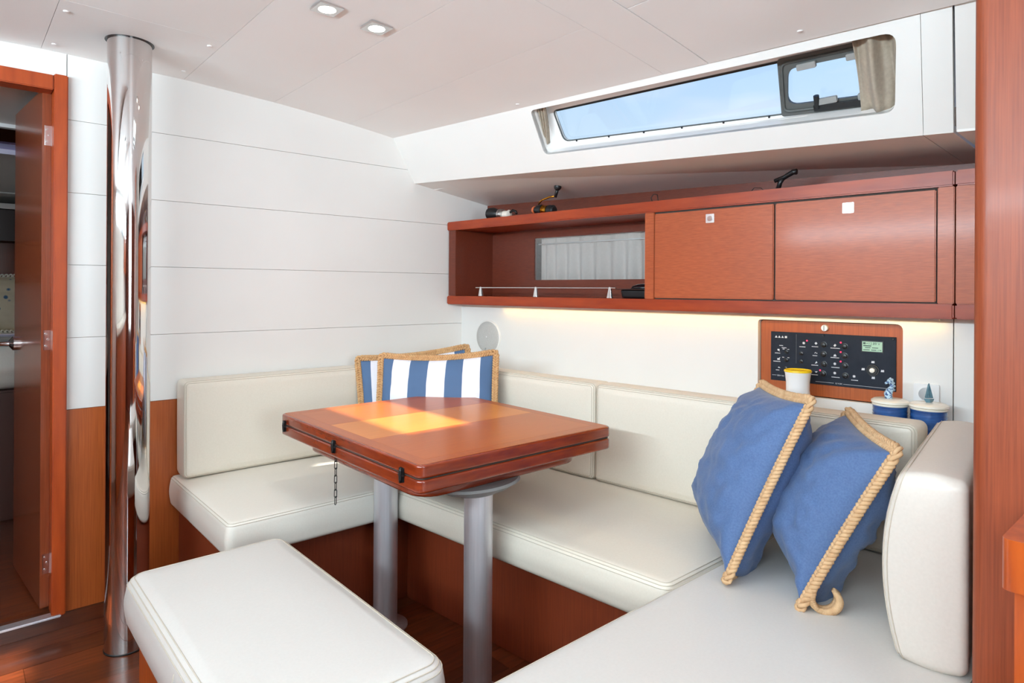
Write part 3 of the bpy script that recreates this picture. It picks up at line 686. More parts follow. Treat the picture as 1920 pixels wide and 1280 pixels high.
f2 = thing('fishing_reel', hp(1.93, 2.03, ZT), 'black and gold fishing reel with raised crank handle on the cabinet top', 'fishing reel')
o1 = hp(1.93, 2.085, ZT + .026)
MB().lathe([(.010, -.022), (.016, -.012), (.014, 0), (.022, .006), (.025, .03), (.020, .034)], o1, ax, 24).build('body', BLACK, f2, smooth=40)
MB().lathe([(.012, -.020), (.0175, -.010), (.0165, -.006)], o1 + Vector((-.002, 0, 0)), ax, 20).build('accent_ring', mat('orange_paint', srgb(220, 110, 60), .4), f2, smooth=40)
MB().lathe([(.020, .035), (.023, .038), (.016, .042), (.016, .056), (.023, .060), (.023, .064), (.018, .066)], o1, ax, 24).build('spool', GOLD, f2, smooth=40)
MB().lathe([(.021, .067), (.024, .072), (.024, .096), (.018, .102)], o1, ax, 24).build('drag_knob', BLACK, f2, smooth=40)
h0 = o1 + ax * .02 + Vector((-.01, 0, .026)); h1 = h0 + Vector((.0, -.040, .019)); h2 = h0 + Vector((.0, -.100, .024))
MB().tube([h0, h0.lerp(h1, .5) + Vector((0, 0, .006)), h1, h1.lerp(h2, .5) + Vector((0, 0, .003)), h2], .0042, 8).build('crank_arm', GOLD, f2, smooth=True)
mb = MB(); mb.tube([h2 + Vector((0, -.004, -.004)), h2 + Vector((0, -.014, .018)), h2 + Vector((0, -.018, .034))], .007, 10); mb.ball(h2 + Vector((0, -.019, .040)), .0165, (1, 1, 1.1)); mb.build('crank_knob', BLACK, f2, smooth=True)
hk = thing('wire_hook', hp(1.90, 1.46, ZT), 'small black wire loop standing on the cabinet top above the divider', 'hook')
MB().tube([hp(1.90, 1.475, ZT + .002), hp(1.90, 1.482, ZT + .022), hp(1.90, 1.47, ZT + .034), hp(1.90, 1.455, ZT + .030), hp(1.90, 1.45, ZT + .002), hp(1.90, 1.425, ZT + .003)], .0018, 6).build('wire', BLACKM, hk, smooth=True)
rh = thing('winch_handle', hp(1.93, .99, ZT), 'black handle with a bent stem on the cabinet top above the doors', 'handle')
q = hp(1.93, 1.02, ZT)
MB().tube([q + Vector((0, .05, .006)), q + Vector((0, .0, .007)), q + Vector((0, -.035, .006))], .006, 8).build('foot', BLACK, rh, smooth=True)
MB().tube([q + Vector((0, .0, .008)), q + Vector((0, -.006, .030)), q + Vector((0, -.016, .044))], .008, 8).build('stem', BLACK, rh, smooth=True)
MB().tube([q + Vector((0, .012, .038)), q + Vector((0, -.02, .046)), q + Vector((0, -.05, .060)), q + Vector((0, -.062, .060))], lambda t: .007 + .003 * t, 8).build('grip', BLACK, rh, smooth=True)
MB().tube([q + Vector((0, .105, .002)), q + Vector((0, .085, .024)), q + Vector((0, .06, .020)), q + Vector((0, .045, .004))], .0012, 6).build('cord', BLACKM, rh, smooth=True)

# ================================================================== SPEAKER, SWITCH PANEL, SOCKET
def wn_(d=0): return Vector((-1, -S, 0)).normalized()
sp = thing('wall_speaker', wl(2.397, .908), 'round pale grey flush speaker low on the starboard lining', 'speaker')
MB().lathe([(.082, 0), (.082, .004), (.079, .007)], wl(2.397, .908), wn_(), 48).build('rim', WHITE, sp, smooth=40)
MB().lathe([(.078, .005), (.074, .009), (.05, .012), (.0, .0135)], wl(2.397, .908), wn_(), 48).build('grille', noisy(mat('speaker_mesh', srgb(190, 188, 184), .6), srgb(176, 174, 170), srgb(200, 198, 194), (1, 1, 1), 500, 1, .2), sp, smooth=40)
MB().lathe([(.007, 0), (.007, .002)], wl(2.405, .852, -.0105), wn_(), 16, .5).build('badge', GREYP, sp)
MB().lathe([(.004, 0), (.002, .002)], wl(2.397, .910, -.013), wn_(), 12).build('centre_cap', WHITEC, sp, smooth=True)

pl = thing('switch_panel', wl(.875, .8, .018), 'dark blue electrical switch panel in a wooden inset above the settee', 'switch panel')
PD = .016
mb = MB(); plate(mb, rloop([(1.087, 1.039), (.662, 1.039), (.662, .799), (1.087, .799)], [.01, .018, .01, .01]), [], .004, lambda u, v, d: wl(u, v, PD + d)); mb.build('mounting_board', W_PANEL, pl)
mb = MB(); plate(mb, [(1.052, 1.002), (.680, 1.002), (.680, .838), (1.052, .838)], [], .004, lambda u, v, d: wl(u, v, PD - .004 + d)); face = mb.build('panel_face', PANELBLUE, pl, bevel=.001, bseg=1)
def disc(name, y, z, r, prof, m, par=None, seg=20): return MB().lathe([(a * r, b) for a, b in prof], wl(y, z, PD - .004), wn_(), seg).build(name, m, par or pl, smooth=40)
lk = disc('lock_barrel', .88, 1.021, .0105, [(1, -.004), (1, .006), (.9, .008)], mat('bright_nickel', srgb(222, 222, 222), .3, .3)); MB().box(PD - .0125, PD - .0118, .8792, .8808, 1.013, 1.029, lambda d, y, z: wl(y, z, d)).build('key_slot', BLACK, lk)
KN = [(.883, .967), (.883, .937), (.882, .905), (.884, .874), (.821, .966), (.821, .936), (.820, .905), (.819, .874)]
for (y, z) in KN: disc('breaker_button', y, z, .0088, [(1.1, 0), (1.1, .0015), (.85, .002), (.8, .007), (.6, .008)], BLACK)
kb = disc('selector_dial', .742, .898, .016, [(1.15, 0), (1.1, .003), (.9, .003), (.8, .005)], BLACK, seg=28); MB().lathe([(.0075, .004), (.007, .012), (.004, .013)], wl(.742, .898, PD - .004), wn_(), 20).build('dial_cap', CREAMC, kb, smooth=40)
for (y, z) in ((.935, .977), (.833, .977), (.833, .947), (.833, .917), (.894, .884)): disc('indicator_lamp', y, z, .0024, [(1, 0), (.8, .002), (.3, .003)], LED, seg=12)
for (y, z) in ((1.000, .936), (1.000, .909), (1.003, .881), (.953, .934), (.953, .908)):
    t_ = disc('toggle_switch', y, z, .006, [(1.2, 0), (1.1, .002), (.7, .003)], BLACK, seg=14); MB().tube([wl(y + .001, z, PD - .006), wl(y - .005, z - .001, PD - .018)], .0026, 8).build('lever', BLACK, t_, smooth=True)
def quad(name, y0, y1, z0, z1, m, par=None, d=.0046): return MB().box(PD - d, PD - .0041, min(y0, y1), max(y0, y1), min(z0, z1), max(z0, z1), lambda dd, y, z: wl(y, z, dd)).build(name, m, par or face)
sc = quad('display_bezel', .774, .713, .952, .988, BLACK, pl, .006)
quad('screen', .771, .716, .955, .985, LCD, sc, .0066)
def text(s, y, z, size, m, par, d=.0047, align='CENTER'):
    cu_ = bpy.data.curves.new('lettering', 'FONT'); cu_.body = s; cu_.size = size; cu_.align_x = align; cu_.extrude = .00005
    to = bpy.data.objects.new('lettering', cu_); COL.objects.link(to)
    bx = Vector((S, -1, 0)).normalized(); by = Vector((0, 0, 1)); bz = bx.cross(by)
    mw = Matrix((bx, by, bz)).transposed().to_4x4(); mw.translation = wl(y, z, PD - d)
    dg = bpy.context.evaluated_depsgraph_get(); me = bpy.data.meshes.new_from_object(to.evaluated_get(dg)); bpy.data.objects.remove(to)
    me.transform(mw); me.transform(Matrix.Translation(-parent_origin(par))); me.materials.clear(); me.materials.append(m)
    ob = bpy.data.objects.new('lettering', me); COL.objects.link(ob); ob.parent = par
    return ob
text('+12.89 V', .741, .9757, .0105, LCDINK, sc, .0070)
quad('screen_icon', .7685, .7615, .9765, .9825, LCDINK, sc, .0069)
quad('screen_bar', .768, .746, .9705, .9735, LCDINK, sc, .0069)
for (a, b, z) in ((.763, .748, .9665), (.744, .727, .9665), (.768, .750, .9595), (.746, .732, .9595), (.728, .726, .9595), (.7235, .7185, .9598)): quad('screen_dash', a, b, z - .0011, z + .0011, LCDINK, sc, .0069)
text('12 V DC', .838, .8445, .006, PRINT, face)
text('220 V AC', 1.018, .853, .006, PRINT, face)
for (a, b, z) in ((.908, .853, .8467), (.825, .690, .8460), (1.047, 1.032, .8553), (1.003, .93, .853)): quad('printed_line', a, b, z - .0004, z + .0004, PRINT)
quad('printed_line', .9688, .9684, .90, .996, GREYP)
def caption(y, z, wd, h=.0024):
    mb = MB(); x = -wd / 2
    while x < wd / 2:
        k = random.uniform(.0011, .0020)
        a, b = y - x, y - x - k
        mb.box(PD - .0046, PD - .0041, b, a, z - h / 2, z + h / 2 * random.choice((1, 1, .7)), lambda dd, yy, zz: wl(yy, zz, dd)); x += k + .0005
    o = mb.build('caption_print', PRINT, face); o['kind'] = 'stuff'
for (y, z, wd) in ((.911, .959, .018), (.910, .930, .014), (.911, .899, .019), (.911, .868, .019), (.850, .958, .026), (.850, .928, .025), (.848, .897, .024), (.848, .866, .023), (.793, .862, .018),
                   (1.030, .930, .016), (1.032, .902, .022), (1.029, .873, .011), (.950, .956, .017), (1.018, .956, .011), (1.008, .949, .015), (1.010, .9445, .005), (.994, .9445, .005), (1.011, .917, .005), (.994, .917, .005)): caption(y, z, wd)
def poly(name, y, z, pts):
    mb = MB(); plate(mb, [(y - a, z + b) for a, b in pts], [], .0005, lambda u, v, d: wl(u, v, PD - .0046 + d)); mb.build(name, PRINT, face)
def sunicon(y, z, r): poly('lamp_symbol', y, z, [((r if k % 2 == 0 else r * .5) * math.cos(PI * k / 8), (r if k % 2 == 0 else r * .5) * math.sin(PI * k / 8)) for k in range(16)])
for (y, z) in ((.945, .9685), (.850, .9085), (.850, .879), (.794, .874)): sunicon(y, z, .0052)
for k in range(3): poly('warning_symbol', 1.034 - k * .0105, .985, [(-.0042, -.0032), (.0042, -.0032), (0, .0042)])
poly('square_symbol', 1.034 - 3.05 * .0105, .985, [(-.0036, -.0034), (.0036, -.0034), (.0036, .0034), (-.0036, .0034)])
poly('diamond_symbol', .907, .970, [(-.0045, 0), (0, -.0045), (.0045, 0), (0, .0045)])
poly('wave_symbol', .907, .939, [(-.0045, -.001), (-.0015, .003), (.001, 0), (.0045, .0), (.0045, -.0018), (.001, -.0018), (-.0015, .001), (-.004, -.0025)])
poly('pump_symbol', .906, .908, [(-.004, -.0035), (-.001, -.003), (.004, -.0005), (.002, .002), (.0005, .0045), (-.0012, .001)])
poly('anchor_symbol', .906, .878, [(-.0045, .001), (0, -.003), (.0045, .001), (.002, .0015), (-.002, .0005)])
poly('nav_symbol', .850, .967, [(-.0045, -.001), (.0, -.0045), (.0045, .001), (0, .0045)])
poly('radio_symbol', .850, .936, [(-.0045, -.004), (.0045, -.004), (.004, -.001), (.001, .004), (0, 0), (-.002, .003), (-.003, -.001)])
poly('water_symbol', 1.026, .940, [(-.0035, -.001), (-.0035, .004), (.003, .004), (.003, -.001), (.0045, -.0045), (.001, -.0025)])
poly('fuel_symbol', 1.025, .911, [(-.005, -.004), (-.005, .002), (-.002, .001), (.001, .003), (.004, .0055), (.0045, .005), (.0025, -.001), (.004, -.004)])
poly('drain_symbol', 1.024, .882, [(-.004, -.001), (-.001, .0025), (.001, .001), (.0045, -.001), (.002, -.0018)])
for (y, z) in ((.742, .923), (.769, .899), (.716, .898), (.741, .875)):
    poly('dial_symbol', y, z, [(-.0045, -.0035), (.0045, -.0035), (.0045, .0025), (.002, .0035), (.0, .002), (-.003, .0035)])
for (y, z) in ((.688, .996), (.884, .997)): disc('panel_screw', y, z, .0036, [(1, 0), (.8, .0015)], BLACKM, seg=12)

so = thing('wall_socket', wl(.597, .843), 'white wall socket beside the switch panel behind the sailboat jar', 'socket')
mb = MB(); plate(mb, rloop([(.629, .873), (.566, .873), (.566, .810), (.629, .810)], .004, 4), [], .009, lambda u, v, d: wl(u, v, -.009 + d)); mb.build('cover_plate', WHITEC, so, bevel=.002)
disc_c = wl(.597, .843, -.009)
MB().lathe([(.0215, 0), (.0215, .002), (.019, .002), (.018, -.004), (.0, -.004)], disc_c, wn_(), 28).build('socket_well', WHITEC, so, smooth=40)
for dy in (-.0095, .0095): MB().lathe([(.0025, 0), (.0025, .0008)], wl(.597 + dy, .843, -.0052), wn_(), 10).build('pin_hole', BLACK, so)

# ================================================================== SETTEE
ZS = .455
sb = thing('settee_base', (1.3, 1.6, 0), 'dark red wooden settee base running round under the cream seats', 'settee base')
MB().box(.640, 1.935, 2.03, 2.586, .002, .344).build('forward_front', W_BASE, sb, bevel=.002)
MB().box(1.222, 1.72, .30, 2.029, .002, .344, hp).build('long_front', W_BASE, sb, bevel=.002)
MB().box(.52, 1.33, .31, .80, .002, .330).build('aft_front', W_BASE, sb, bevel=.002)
def trap(x0a, x0b, y0, y1, za, shift=0.0):
    """map slab coords (x: along Y, y: across) onto the hull-parallel strip"""
    return lambda p: hp((x0a + x0b) / 2 - p.y, (y0 + y1) / 2 + p.x, za + p.z)
se = thing('seat_cushion', (.885, 2.25, .345), 'cream leather seat cushion of the short bench against the forward bulkhead', 'cushion')
cushion('pad', se, LEATHER_W, .2805, .327, 0, .110, .022, .020, .008, .004, lambda p: Vector((.8855 + p.x, 2.253 + p.y, .345 + p.z)), (.36, .60), wob=.0015, seed=1)
se = thing('seat_cushion', hp(1.4, 1.70, .345), 'cream leather long seat cushion along the starboard side behind the table', 'cushion')
cushion('pad', se, LEATHER, .858, .317, 0, .110, .03, .026, .008, .004, trap(1.088, 1.722, .868, 2.586, .345), (.30, .50, .70), wob=.0025, seed=2)
se = thing('seat_cushion', (1.1, .58, .345), 'pale leather aft seat cushion in the foreground carrying the blue pillows', 'cushion')
cushion('pad', se, LEATHER_G, .71, .281, 0, .112, .026, .022, .006, .003, lambda p: Vector((1.15 + p.x, .583 + p.y, .345 + p.z)), (.36, .60), wob=.0015, seed=3)
# backrests
se = thing('backrest_cushion', (1.1, 2.52, .457), 'cream leather backrest of the short bench on the white bulkhead', 'cushion')
cushion('pad', se, LEATHER, .52, .172, 0, .11, .018, .018, .010, .003, lambda p: Vector((1.145 + p.x, 2.572 - p.z - .03 * max(0, -p.y) * 1.0, .634 + p.y)), (.34, .62), wob=.001, seed=4)
def backr(y0, y1, label, seed):
    r = thing('backrest_cushion', hp(1.69, (y0 + y1) / 2, .457), label, 'cushion')
    cushion('pad', r, LEATHER, (y1 - y0) / 2, .172, 0, .105, .020, .020, .012, .003, lambda p: hp(1.735 - p.z - .03 * max(0, -p.y), (y0 + y1) / 2 - p.x, .632 + p.y), (.30, .50, .70), wob=.0015, seed=seed)
backr(1.523, 2.44, 'cream leather starboard backrest forward of the seam, behind the table and striped pillows', 5)
backr(.535, 1.519, 'cream leather starboard backrest aft of the seam, behind the blue pillows', 6)
bo = thing('bolster_cushion', (1.63, .42, .457), 'cream leather end bolster standing upright beside the varnished post', 'cushion')
rot = Matrix.Rotation(math.radians(9.5), 3, 'Z')
def bol(p):       # x along the bolster, y up, z thickness towards the seat
    bulge = .03 * max(0, 1 - (p.y / .18) ** 2) * (1 if p.z > .06 else 0)
    q = rot @ Vector((p.x, p.z + bulge - .03 * max(0.0, p.y / .17) * 0, 0))
    return Vector((1.645, .362, .633)) + q + Vector((0, 0, p.y))
cushion('pad', bo, LEATHER_B, .318, .175, 0, .104, .022, .018, .012, .004, bol, (.30, .62), wob=.002, seed=8)

# ================================================================== OTTOMAN
ot = thing('ottoman', (.507, 1.36, 0), 'pale leather topped bench seat in the foreground left of the table', 'bench')
MB().box(.340, .672, 1.0, 1.715, .002, .333).build('base', W_GAL, ot, bevel=.004)
cushion('seat_pad', ot, LEATHER_G, .194, .4025, 0, .122, .045, .03, .008, .004, lambda p: Vector((.5065 + p.x, 1.3575 + p.y, .334 + p.z)), (.30, .52, .74), wob=.001, seed=9)
o = ot.children[1]
MB().tube([Vector((.5065 - .194 - .0045 * math.sin(PI * t), 1.29, .355 + .075 * t)) for t in [i / 8 for i in range(9)]], .001, 5).build('stitched_seam', THREAD, o, smooth=True)

# ================================================================== TABLE
tb = thing('folding_table', (1.11, 1.66, 0), 'glossy mahogany folding saloon table on two round aluminium legs', 'table')
tx, ty, hx, hy = 1.186, 1.70, .351, .423
def tf(z): return lambda p: Vector((tx + p.x, ty + p.y, z + p.z))
mb, _s = slab(hx, hy, 0, .0325, .022, .006, 0, 0, tf(.6875)); mb.build('upper_leaf', W_TABLE, tb, smooth=40)
mb, _s = slab(hx, hy, 0, .0325, .022, .006, 0, 0, tf(.6515)); mb.build('lower_leaf', W_TABLE, tb, smooth=40)
mb, _s = slab(hx - .004, hy - .004, 0, .003, .018, .001, 0, 0, tf(.6842)); mb.build('leaf_gap', SHADOW, tb)
mb = MB(); plate(mb, rloop([(-hx + .008, -hy + .008), (hx - .008, -hy + .008), (hx - .008, hy - .008), (-hx + .008, hy - .008)], .016, 4), [[(-hx + .045, -hy + .045), (hx - .045, -hy + .045), (hx - .045, hy - .045), (-hx + .045, hy - .045)]], .0006, lambda u, v, d: Vector((tx + u, ty + v, .7200 + d))); mb.build('veneer_border', W_TOPB, tb)
yb = [ty - hy + .0455, 1.595, 1.84, ty + hy - .0455]
for k in range(3):
    MB().box(tx - hx + .0455, tx + hx - .0455, yb[k] + .0004, yb[k + 1] - .0004, .7198, .7206).build('veneer_panel', W_TOP2 if k == 1 else W_TOP, tb)
mb, _s = slab(hx - .055, hy - .075, 0, .044, .07, .008, 0, 0, tf(.607)); mb.build('under_frame', W_TABLE, tb, smooth=40)
for k, yl in enumerate((1.402, 1.905)):
    xl = 1.112
    MB().lathe([(.085, 0), (.090, -.006), (.072, -.020), (.046, -.030), (.044, -.034)], (xl, yl, .607), (0, 0, 1), 40, 1.5, (1, 0, 0)).build('flange', GREYP, tb, smooth=40)
    MB().lathe([(.040, .004), (.040, .585)], (xl, yl, 0), (0, 0, 1), 48).build('leg', ALU, tb, smooth=40)
    MB().lathe([(.075, .001), (.075, .006), (.042, .014)], (xl, yl, 0), (0, 0, 1), 40).build('foot', ALU, tb, smooth=40)
    for sgn in (-1, 1): MB().lathe([(.006, 0), (.004, .003)], (xl + sgn * .10, yl, .596), (0, 0, -1), 10).build('flange_screw', CHROME, tb, smooth=40)
for y in (2.078, 1.72, 1.352):
    x = tx - hx
    h_ = MB().box(x - .0035, x, y - .009, y + .009, .6895, .703).box(x - .0035, x, y - .009, y + .009, .667, .6805).build('hinge', BLACKM, tb, bevel=.0012)
    MB().tube([(x - .0045, y - .010, .685), (x - .0045, y + .010, .685)], .0036, 8).build('hinge_pin', BLACKM, h_, smooth=40)
    MB().tube([(x - .005, y, .667), (x - .0065, y, .676), (x - .0065, y, .694), (x - .005, y, .703)], .0045, 8).build('hinge_clip', BLACKM, h_, smooth=True)
ch = MB().lathe([(.008, 0), (.008, -.006), (.004, -.009)], (.878, 1.80, .6512), (0, 0, 1), 12).build('chain', BLACKM, tb, smooth=40)
z = .641
for k in range(7):
    a = PI / 2 * (k % 2) + .55; hl = .0125
    pts = []
    for i in range(16):
        t = 2 * PI * i / 16; cx = .0042 * math.cos(t); cz_ = (hl - .0042) * (1 if math.sin(t) > 0 else -1) + .0042 * math.sin(t)
        pts.append((.878 + cx * math.cos(a), 1.80 + cx * math.sin(a), z - hl + cz_))
    MB().tube(pts, .0012, 6, closed=True).build('link', BLACKM, ch, smooth=True)
    z -= .0215

# ================================================================== PILLOWS
def pillow(name, ctr, U, V, hw, hh, th, m, rope, label, group, sag=.06, seed=0, corner=.0, wr=.004, curl=None, strands=4, tuck=0.0, side=None):
    """U, V unit vectors in the pillow plane; root carries the rotation"""
    U = Vector(U).normalized(); V = Vector(V); V = (V - U * V.dot(U)).normalized(); Nn = U.cross(V)
    root = thing(name, ctr, label, 'pillow', group)
    mw = Matrix((U, V, Nn)).transposed().to_4x4(); root.rotation_euler = mw.to_euler()
    def P(u, v, sgn):
        x = u * hw * (1 - sag * (side if side is not None else 1) * (1 - v * v)); y = v * hh * (1 - sag * (1 - u * u))
        e_ = (max(0, 1 - abs(u) ** 2.6) * max(0, 1 - abs(v) ** 2.6)) ** .55
        edge = min(1 - abs(u), 1 - abs(v))
        nz = mnoise.noise(Vector((u * 2.2 + seed, v * 5 + sgn * 3, seed))) * wr * 2.0 + mnoise.noise(Vector((u * 6 + v * 3, v * 9 - u * 4 + seed, sgn + seed))) * wr * (1.3 - .6 * edge)
        cre = wr * 1.2 * math.sin(18 * (u + v * .6) + 3 * mnoise.noise(Vector((u * 2, v * 2, seed)))) * max(0, .5 - abs(edge - .25)) if edge > .02 else 0
        tk = -tuck * max(0, (-v - .45) / .55) ** 2 * min(1, max(0, (u + .95) / .5)) if tuck else 0
        y += -tk * .25
        return Vector((x, y, tk + sgn * (th * e_) + (nz + cre) * min(1, edge * 5) * sgn))
    N_ = 44
    mb = MB()
    f = lambda i: math.sin(PI / 2 * (2 * i - 1)) * .35 + (2 * i - 1) * .65
    mb.grid(lambda a, b: P(f(a), f(b), 1), N_, N_); mb.grid(lambda a, b: P(f(a), f(b), -1), N_, N_)
    me_o = mb_local(mb, 'cover', m, root)
    # braided band round the edge
    per = []
    n1 = 80
    for (fu) in (lambda t: (-1 + 2 * t, -1), lambda t: (1, -1 + 2 * t), lambda t: (1 - 2 * t, 1), lambda t: (-1, 1 - 2 * t)):
        for i in range(n1): per.append(P(*fu(i / n1), 1))
    ln = [0]
    for i in range(len(per)): ln.append(ln[-1] + (per[(i + 1) % len(per)] - per[i]).length)
    tot = ln[-1]; period = .040; loops = max(1, round(tot / period)); ns = loops * 14
    def at(s):
        s = s % tot; lo = 0; hi = len(per)
        while hi - lo > 1:
            md = (lo + hi) // 2
            if ln[md] <= s: lo = md
            else: hi = md
        a = per[lo % len(per)]; b = per[(lo + 1) % len(per)]
        return a.lerp(b, (s - ln[lo]) / max(1e-9, ln[lo + 1] - ln[lo]))
    def frame(s):
        p = at(s); t = (at(s + .018) - at(s - .018)).normalized(); o_ = t.cross(Vector((0, 0, 1)))
        return p, o_
    mb = MB()
    for k in range(strands):
        pts = []
        for i in range(ns):
            s = tot * i / ns; p, o_ = frame(s); ph = 2 * PI * (i / 14) + 2 * PI * k / strands
            pts.append(p + o_ * (.0085 + .0095 * math.sin(ph)) + Vector((0, 0, .0052 * math.sin(2 * ph))))
        mb.tube(pts, .0050, 6, closed=True)
    if curl:
        for k in range(strands):
            pts = []
            for i in range(80):
                t = i / 79; ph = 2 * PI * i / 12 + 2 * PI * k / strands
                c, d1, d2, r0 = curl
                a = t * 1.35 * PI; rad = r0 * (1 - .25 * t)
                base = Vector(c) + Vector(d1) * (rad * math.sin(a)) + Vector(d2) * (r0 - rad * math.cos(a))
                side = Vector(d1).cross(Vector(d2))
                pts.append(base + side * (.0095 * math.sin(ph)) + Vector((0, 0, .0045 * math.sin(2 * ph))))
            mb.tube(pts, .0054, 6)
    mb_local(mb, 'rope_trim', rope, root)
    return root
def mb_local(mb, name, m, root):
    me = bpy.data.meshes.new(name); me.from_pydata([tuple(p) for p in mb.v], [], mb.f)
    bm = bmesh.new(); bm.from_mesh(me); bmesh.ops.remove_doubles(bm, verts=bm.verts, dist=1e-5); bmesh.ops.recalc_face_normals(bm, faces=bm.faces); bm.to_mesh(me); bm.free()
    for p in me.polygons: p.use_smooth = True
    me.materials.append(m); o = bpy.data.objects.new(name, me); COL.objects.link(o); o.parent = root; return o

# blue pillows on the aft seat: C = near bottom corner, B = near top, A = far top
def by_corners(C, B, A): 
    C, B, A = Vector(C), Vector(B), Vector(A); U = (A - B); V = (B - C)
    return (C + A) / 2, U.normalized(), V.normalized(), U.length / 2, V.length / 2
c, U, V, hw, hh = by_corners((1.352, .780, .480), (1.490, .655, .880), (1.775, .920, .862))
pillow('throw_pillow', c, U, V, hw, hh, .098, BLUEF, ROPE_L, 'plain blue pillow with rope edging, the forward one of the two blue pillows', 'blue pillows on the aft seat', sag=.05, seed=3, wr=.0055, tuck=-.085)
c, U, V, hw, hh = by_corners((1.338, .592, .474), (1.490, .492, .806), (1.765, .690, .822))
pillow('throw_pillow', c, U, V, hw, hh, .098, BLUEF, ROPE_L, 'plain blue pillow with curled rope corner leaning on the end bolster', 'blue pillows on the aft seat', sag=.05, seed=11, wr=.0055, tuck=-.085,
       curl=((-hw - .006, -hh + .040, .002), (0, -1, 0), (0, 0, 1), .031))
# striped pillows in the corner
ctr = Vector((1.440, 2.085, .668)); U = Vector((.345, -.375, .0)).normalized(); N0 = Vector((-.62, -.60, .30)).normalized(); V = N0.cross(U); U = U + V * .045; V = N0.cross(U.normalized())
pillow('throw_pillow', ctr, U, V, .228, .213, .052, STRIPE, ROPE, 'front blue and white striped pillow with rope edging in the settee corner', 'striped pillows in the corner', sag=.085, seed=5, wr=.002, side=.3)
ctr2 = Vector((1.470, 2.270, .668)); U2 = Vector((.43, -.30, .055)).normalized(); V2 = N0.cross(U2)
pillow('throw_pillow', ctr2, U2, V2, .226, .205, .040, STRIPE, ROPE, 'rear striped pillow mostly hidden behind the other striped one', 'striped pillows in the corner', sag=.07, seed=7, wr=.002, side=.4)
pillow('throw_pillow', Vector((.16, 4.72, 1.04)), Vector((1, 0, 0)), Vector((0, .35, 1)), .26, .17, .08, LEAF, CREAMC, 'leaf printed pillow on the bed in the forward cabin', None, seed=2, strands=2)

# ================================================================== POTS ON THE LEDGE
cp = thing('ceramic_beaker', hp(1.84, .914, .70), 'tall white waisted beaker with yellow rim behind the blue pillow', 'beaker')
pr = [(.042, 0), (.043, .02), (.040, .07), (.034, .13), (.0345, .155), (.037, .178), (.0395, .188), (.0375, .190), (.033, .175), (.032, .02)]
MB().lathe(pr, hp(1.84, .914, .7003), (0, 0, 1), 36).build('body', WHITEC, cp, smooth=50)
MB().lathe([(.0400, .186), (.0405, .190), (.0385, .1925), (.0365, .190)], hp(1.84, .914, .7003), (0, 0, 1), 36).build('rim', YELLOW, cp, smooth=50)
MB().lathe([(.006, 0), (.0055, .003), (.003, .003)], hp(1.80, .905, .815), (-1, -.45, 0), 14).build('knob', WHITEC, cp, smooth=40)
def jar(y, label, r=.0445):
    j = thing('storage_jar', hp(1.84, y, .70), label, 'jar')
    b = hp(1.84, y, .7003); prof = [(r * .86, 0), (r * .95, .006)]
    for k in range(11):
        z = .012 + k * .0085; prof += [(r * 1.0, z), (r * .975, z + .004)]
    prof += [(r, .114)]
    MB().lathe(prof, b, (0, 0, 1), 40).build('body', BLUEC, j, smooth=50)
    MB().lathe([(r * .99, .114), (r * 1.02, .1155), (r * 1.02, .119), (r * .99, .120)], b, (0, 0, 1), 40).build('rim', CREAMC, j, smooth=50)
    MB().lathe([(r * 1.02, .1208), (r * 1.08, .1225), (r * 1.07, .128), (r * .93, .132), (.0, .134)], b, (0, 0, 1), 40).build('lid', CREAMC, j, smooth=50)
    return j, b
j, b = jar(.660, 'ribbed blue jar with cream lid and seahorse knob near the switch panel')
q = lambda s, z: b + Vector((-S * 0 + s * .75, -s * .66, .132 + z))
mb = MB(); mb.tube([q(.0, 0), q(-.004, .006), q(-.006, .014), q(-.002, .022), q(.003, .030), q(.006, .038), q(.004, .046), q(-.001, .050)], lambda t: .0085 + .0035 * math.sin(PI * min(1, t * 1.6)) - .0035 * t, 10)
mb.ball(q(.000, .050), .0085); mb.tube([q(-.002, .050), q(-.010, .046), q(-.0145, .044)], lambda t: .005 - .0022 * t, 8)
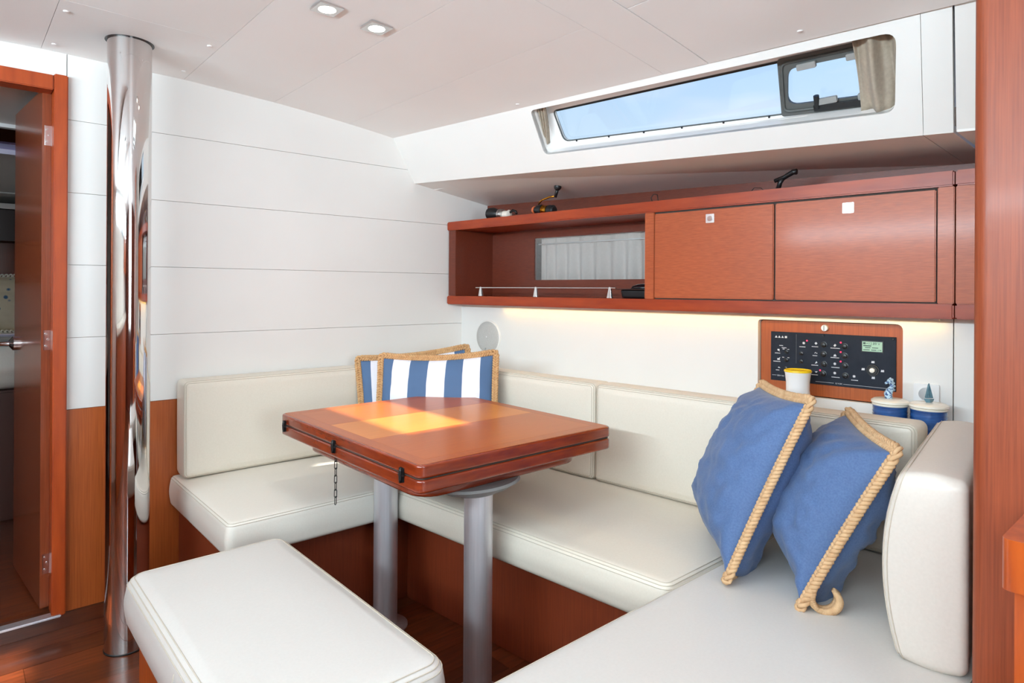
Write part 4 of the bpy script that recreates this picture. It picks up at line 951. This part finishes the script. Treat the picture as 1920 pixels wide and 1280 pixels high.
for s_h, z_h in ((.006, .055), (.001, .058), (.010, .045), (.012, .036), (.011, .026)): mb.ball(q(s_h, z_h), .0036, (1, 1, 1), 8, 5)
mb.build('seahorse_knob', SPECK, j, smooth=True)
j, b = jar(.566, 'ribbed blue jar with cream lid and sailboat knob by the wall socket')
q = lambda s, z: b + Vector((s * .75, -s * .66, .133 + z)); tn = Vector((.66, .75, 0)) * .003
mb = MB(); pts = []
for (s0, h0_, s1, z) in ((-.008, .0045, .010, .0), (-.012, .006, .014, .006), (-.014, .0065, .016, .011)):
    pts.append([q(s0, z), q((s0 + s1) / 2, z) + tn * (h0_ / .003), q(s1, z), q((s0 + s1) / 2, z) - tn * (h0_ / .003)])
mb.add([p for r_ in pts for p in r_], [(0, 1, 2, 3), (8, 9, 10, 11)] + [(i * 4 + k, i * 4 + (k + 1) % 4, i * 4 + 4 + (k + 1) % 4, i * 4 + 4 + k) for i in range(2) for k in range(4)])
for tri in (((-.010, .013), (.002, .013), (-.001, .052)), ((.003, .013), (.011, .013), (.0, .054))):
    p3 = [q(*t_) for t_ in tri]; mb.add([p + tn for p in p3] + [p - tn for p in p3], [(0, 1, 2), (5, 4, 3), (0, 3, 4, 1), (1, 4, 5, 2), (2, 5, 3, 0)])
mb.build('sailboat_knob', TEALC, j, bevel=.0008, bseg=1)

# ================================================================== COUNTER WITH FIDDLE RAIL, RIGHT EDGE
gu = thing('chart_table', (1.2, .0, 0), 'orange varnished counter corner with raised fiddle rail by the post', 'counter')
MB().box(1.124, 1.292, -.4, .208, .002, .722).build('carcass', W_GAL, gu, bevel=.004)
loop = rloop([(1.112, -.4), (1.112, .221), (1.293, .221), (1.293, -.4)], [.002, .014, .002, .002])
inn = [(1.137, -.395), (1.137, .196), (1.286, .196), (1.286, -.395)]
mb = MB(); plate(mb, loop, [inn], .072, lambda u, v, d: Vector((u, v, .7225 + d))); mb.build('fiddle_rail', W_GAL, gu, bevel=.006, bseg=3)
MB().box(1.138, 1.285, -.394, .195, .7225, .745).build('top_board', W_SHADED, gu)
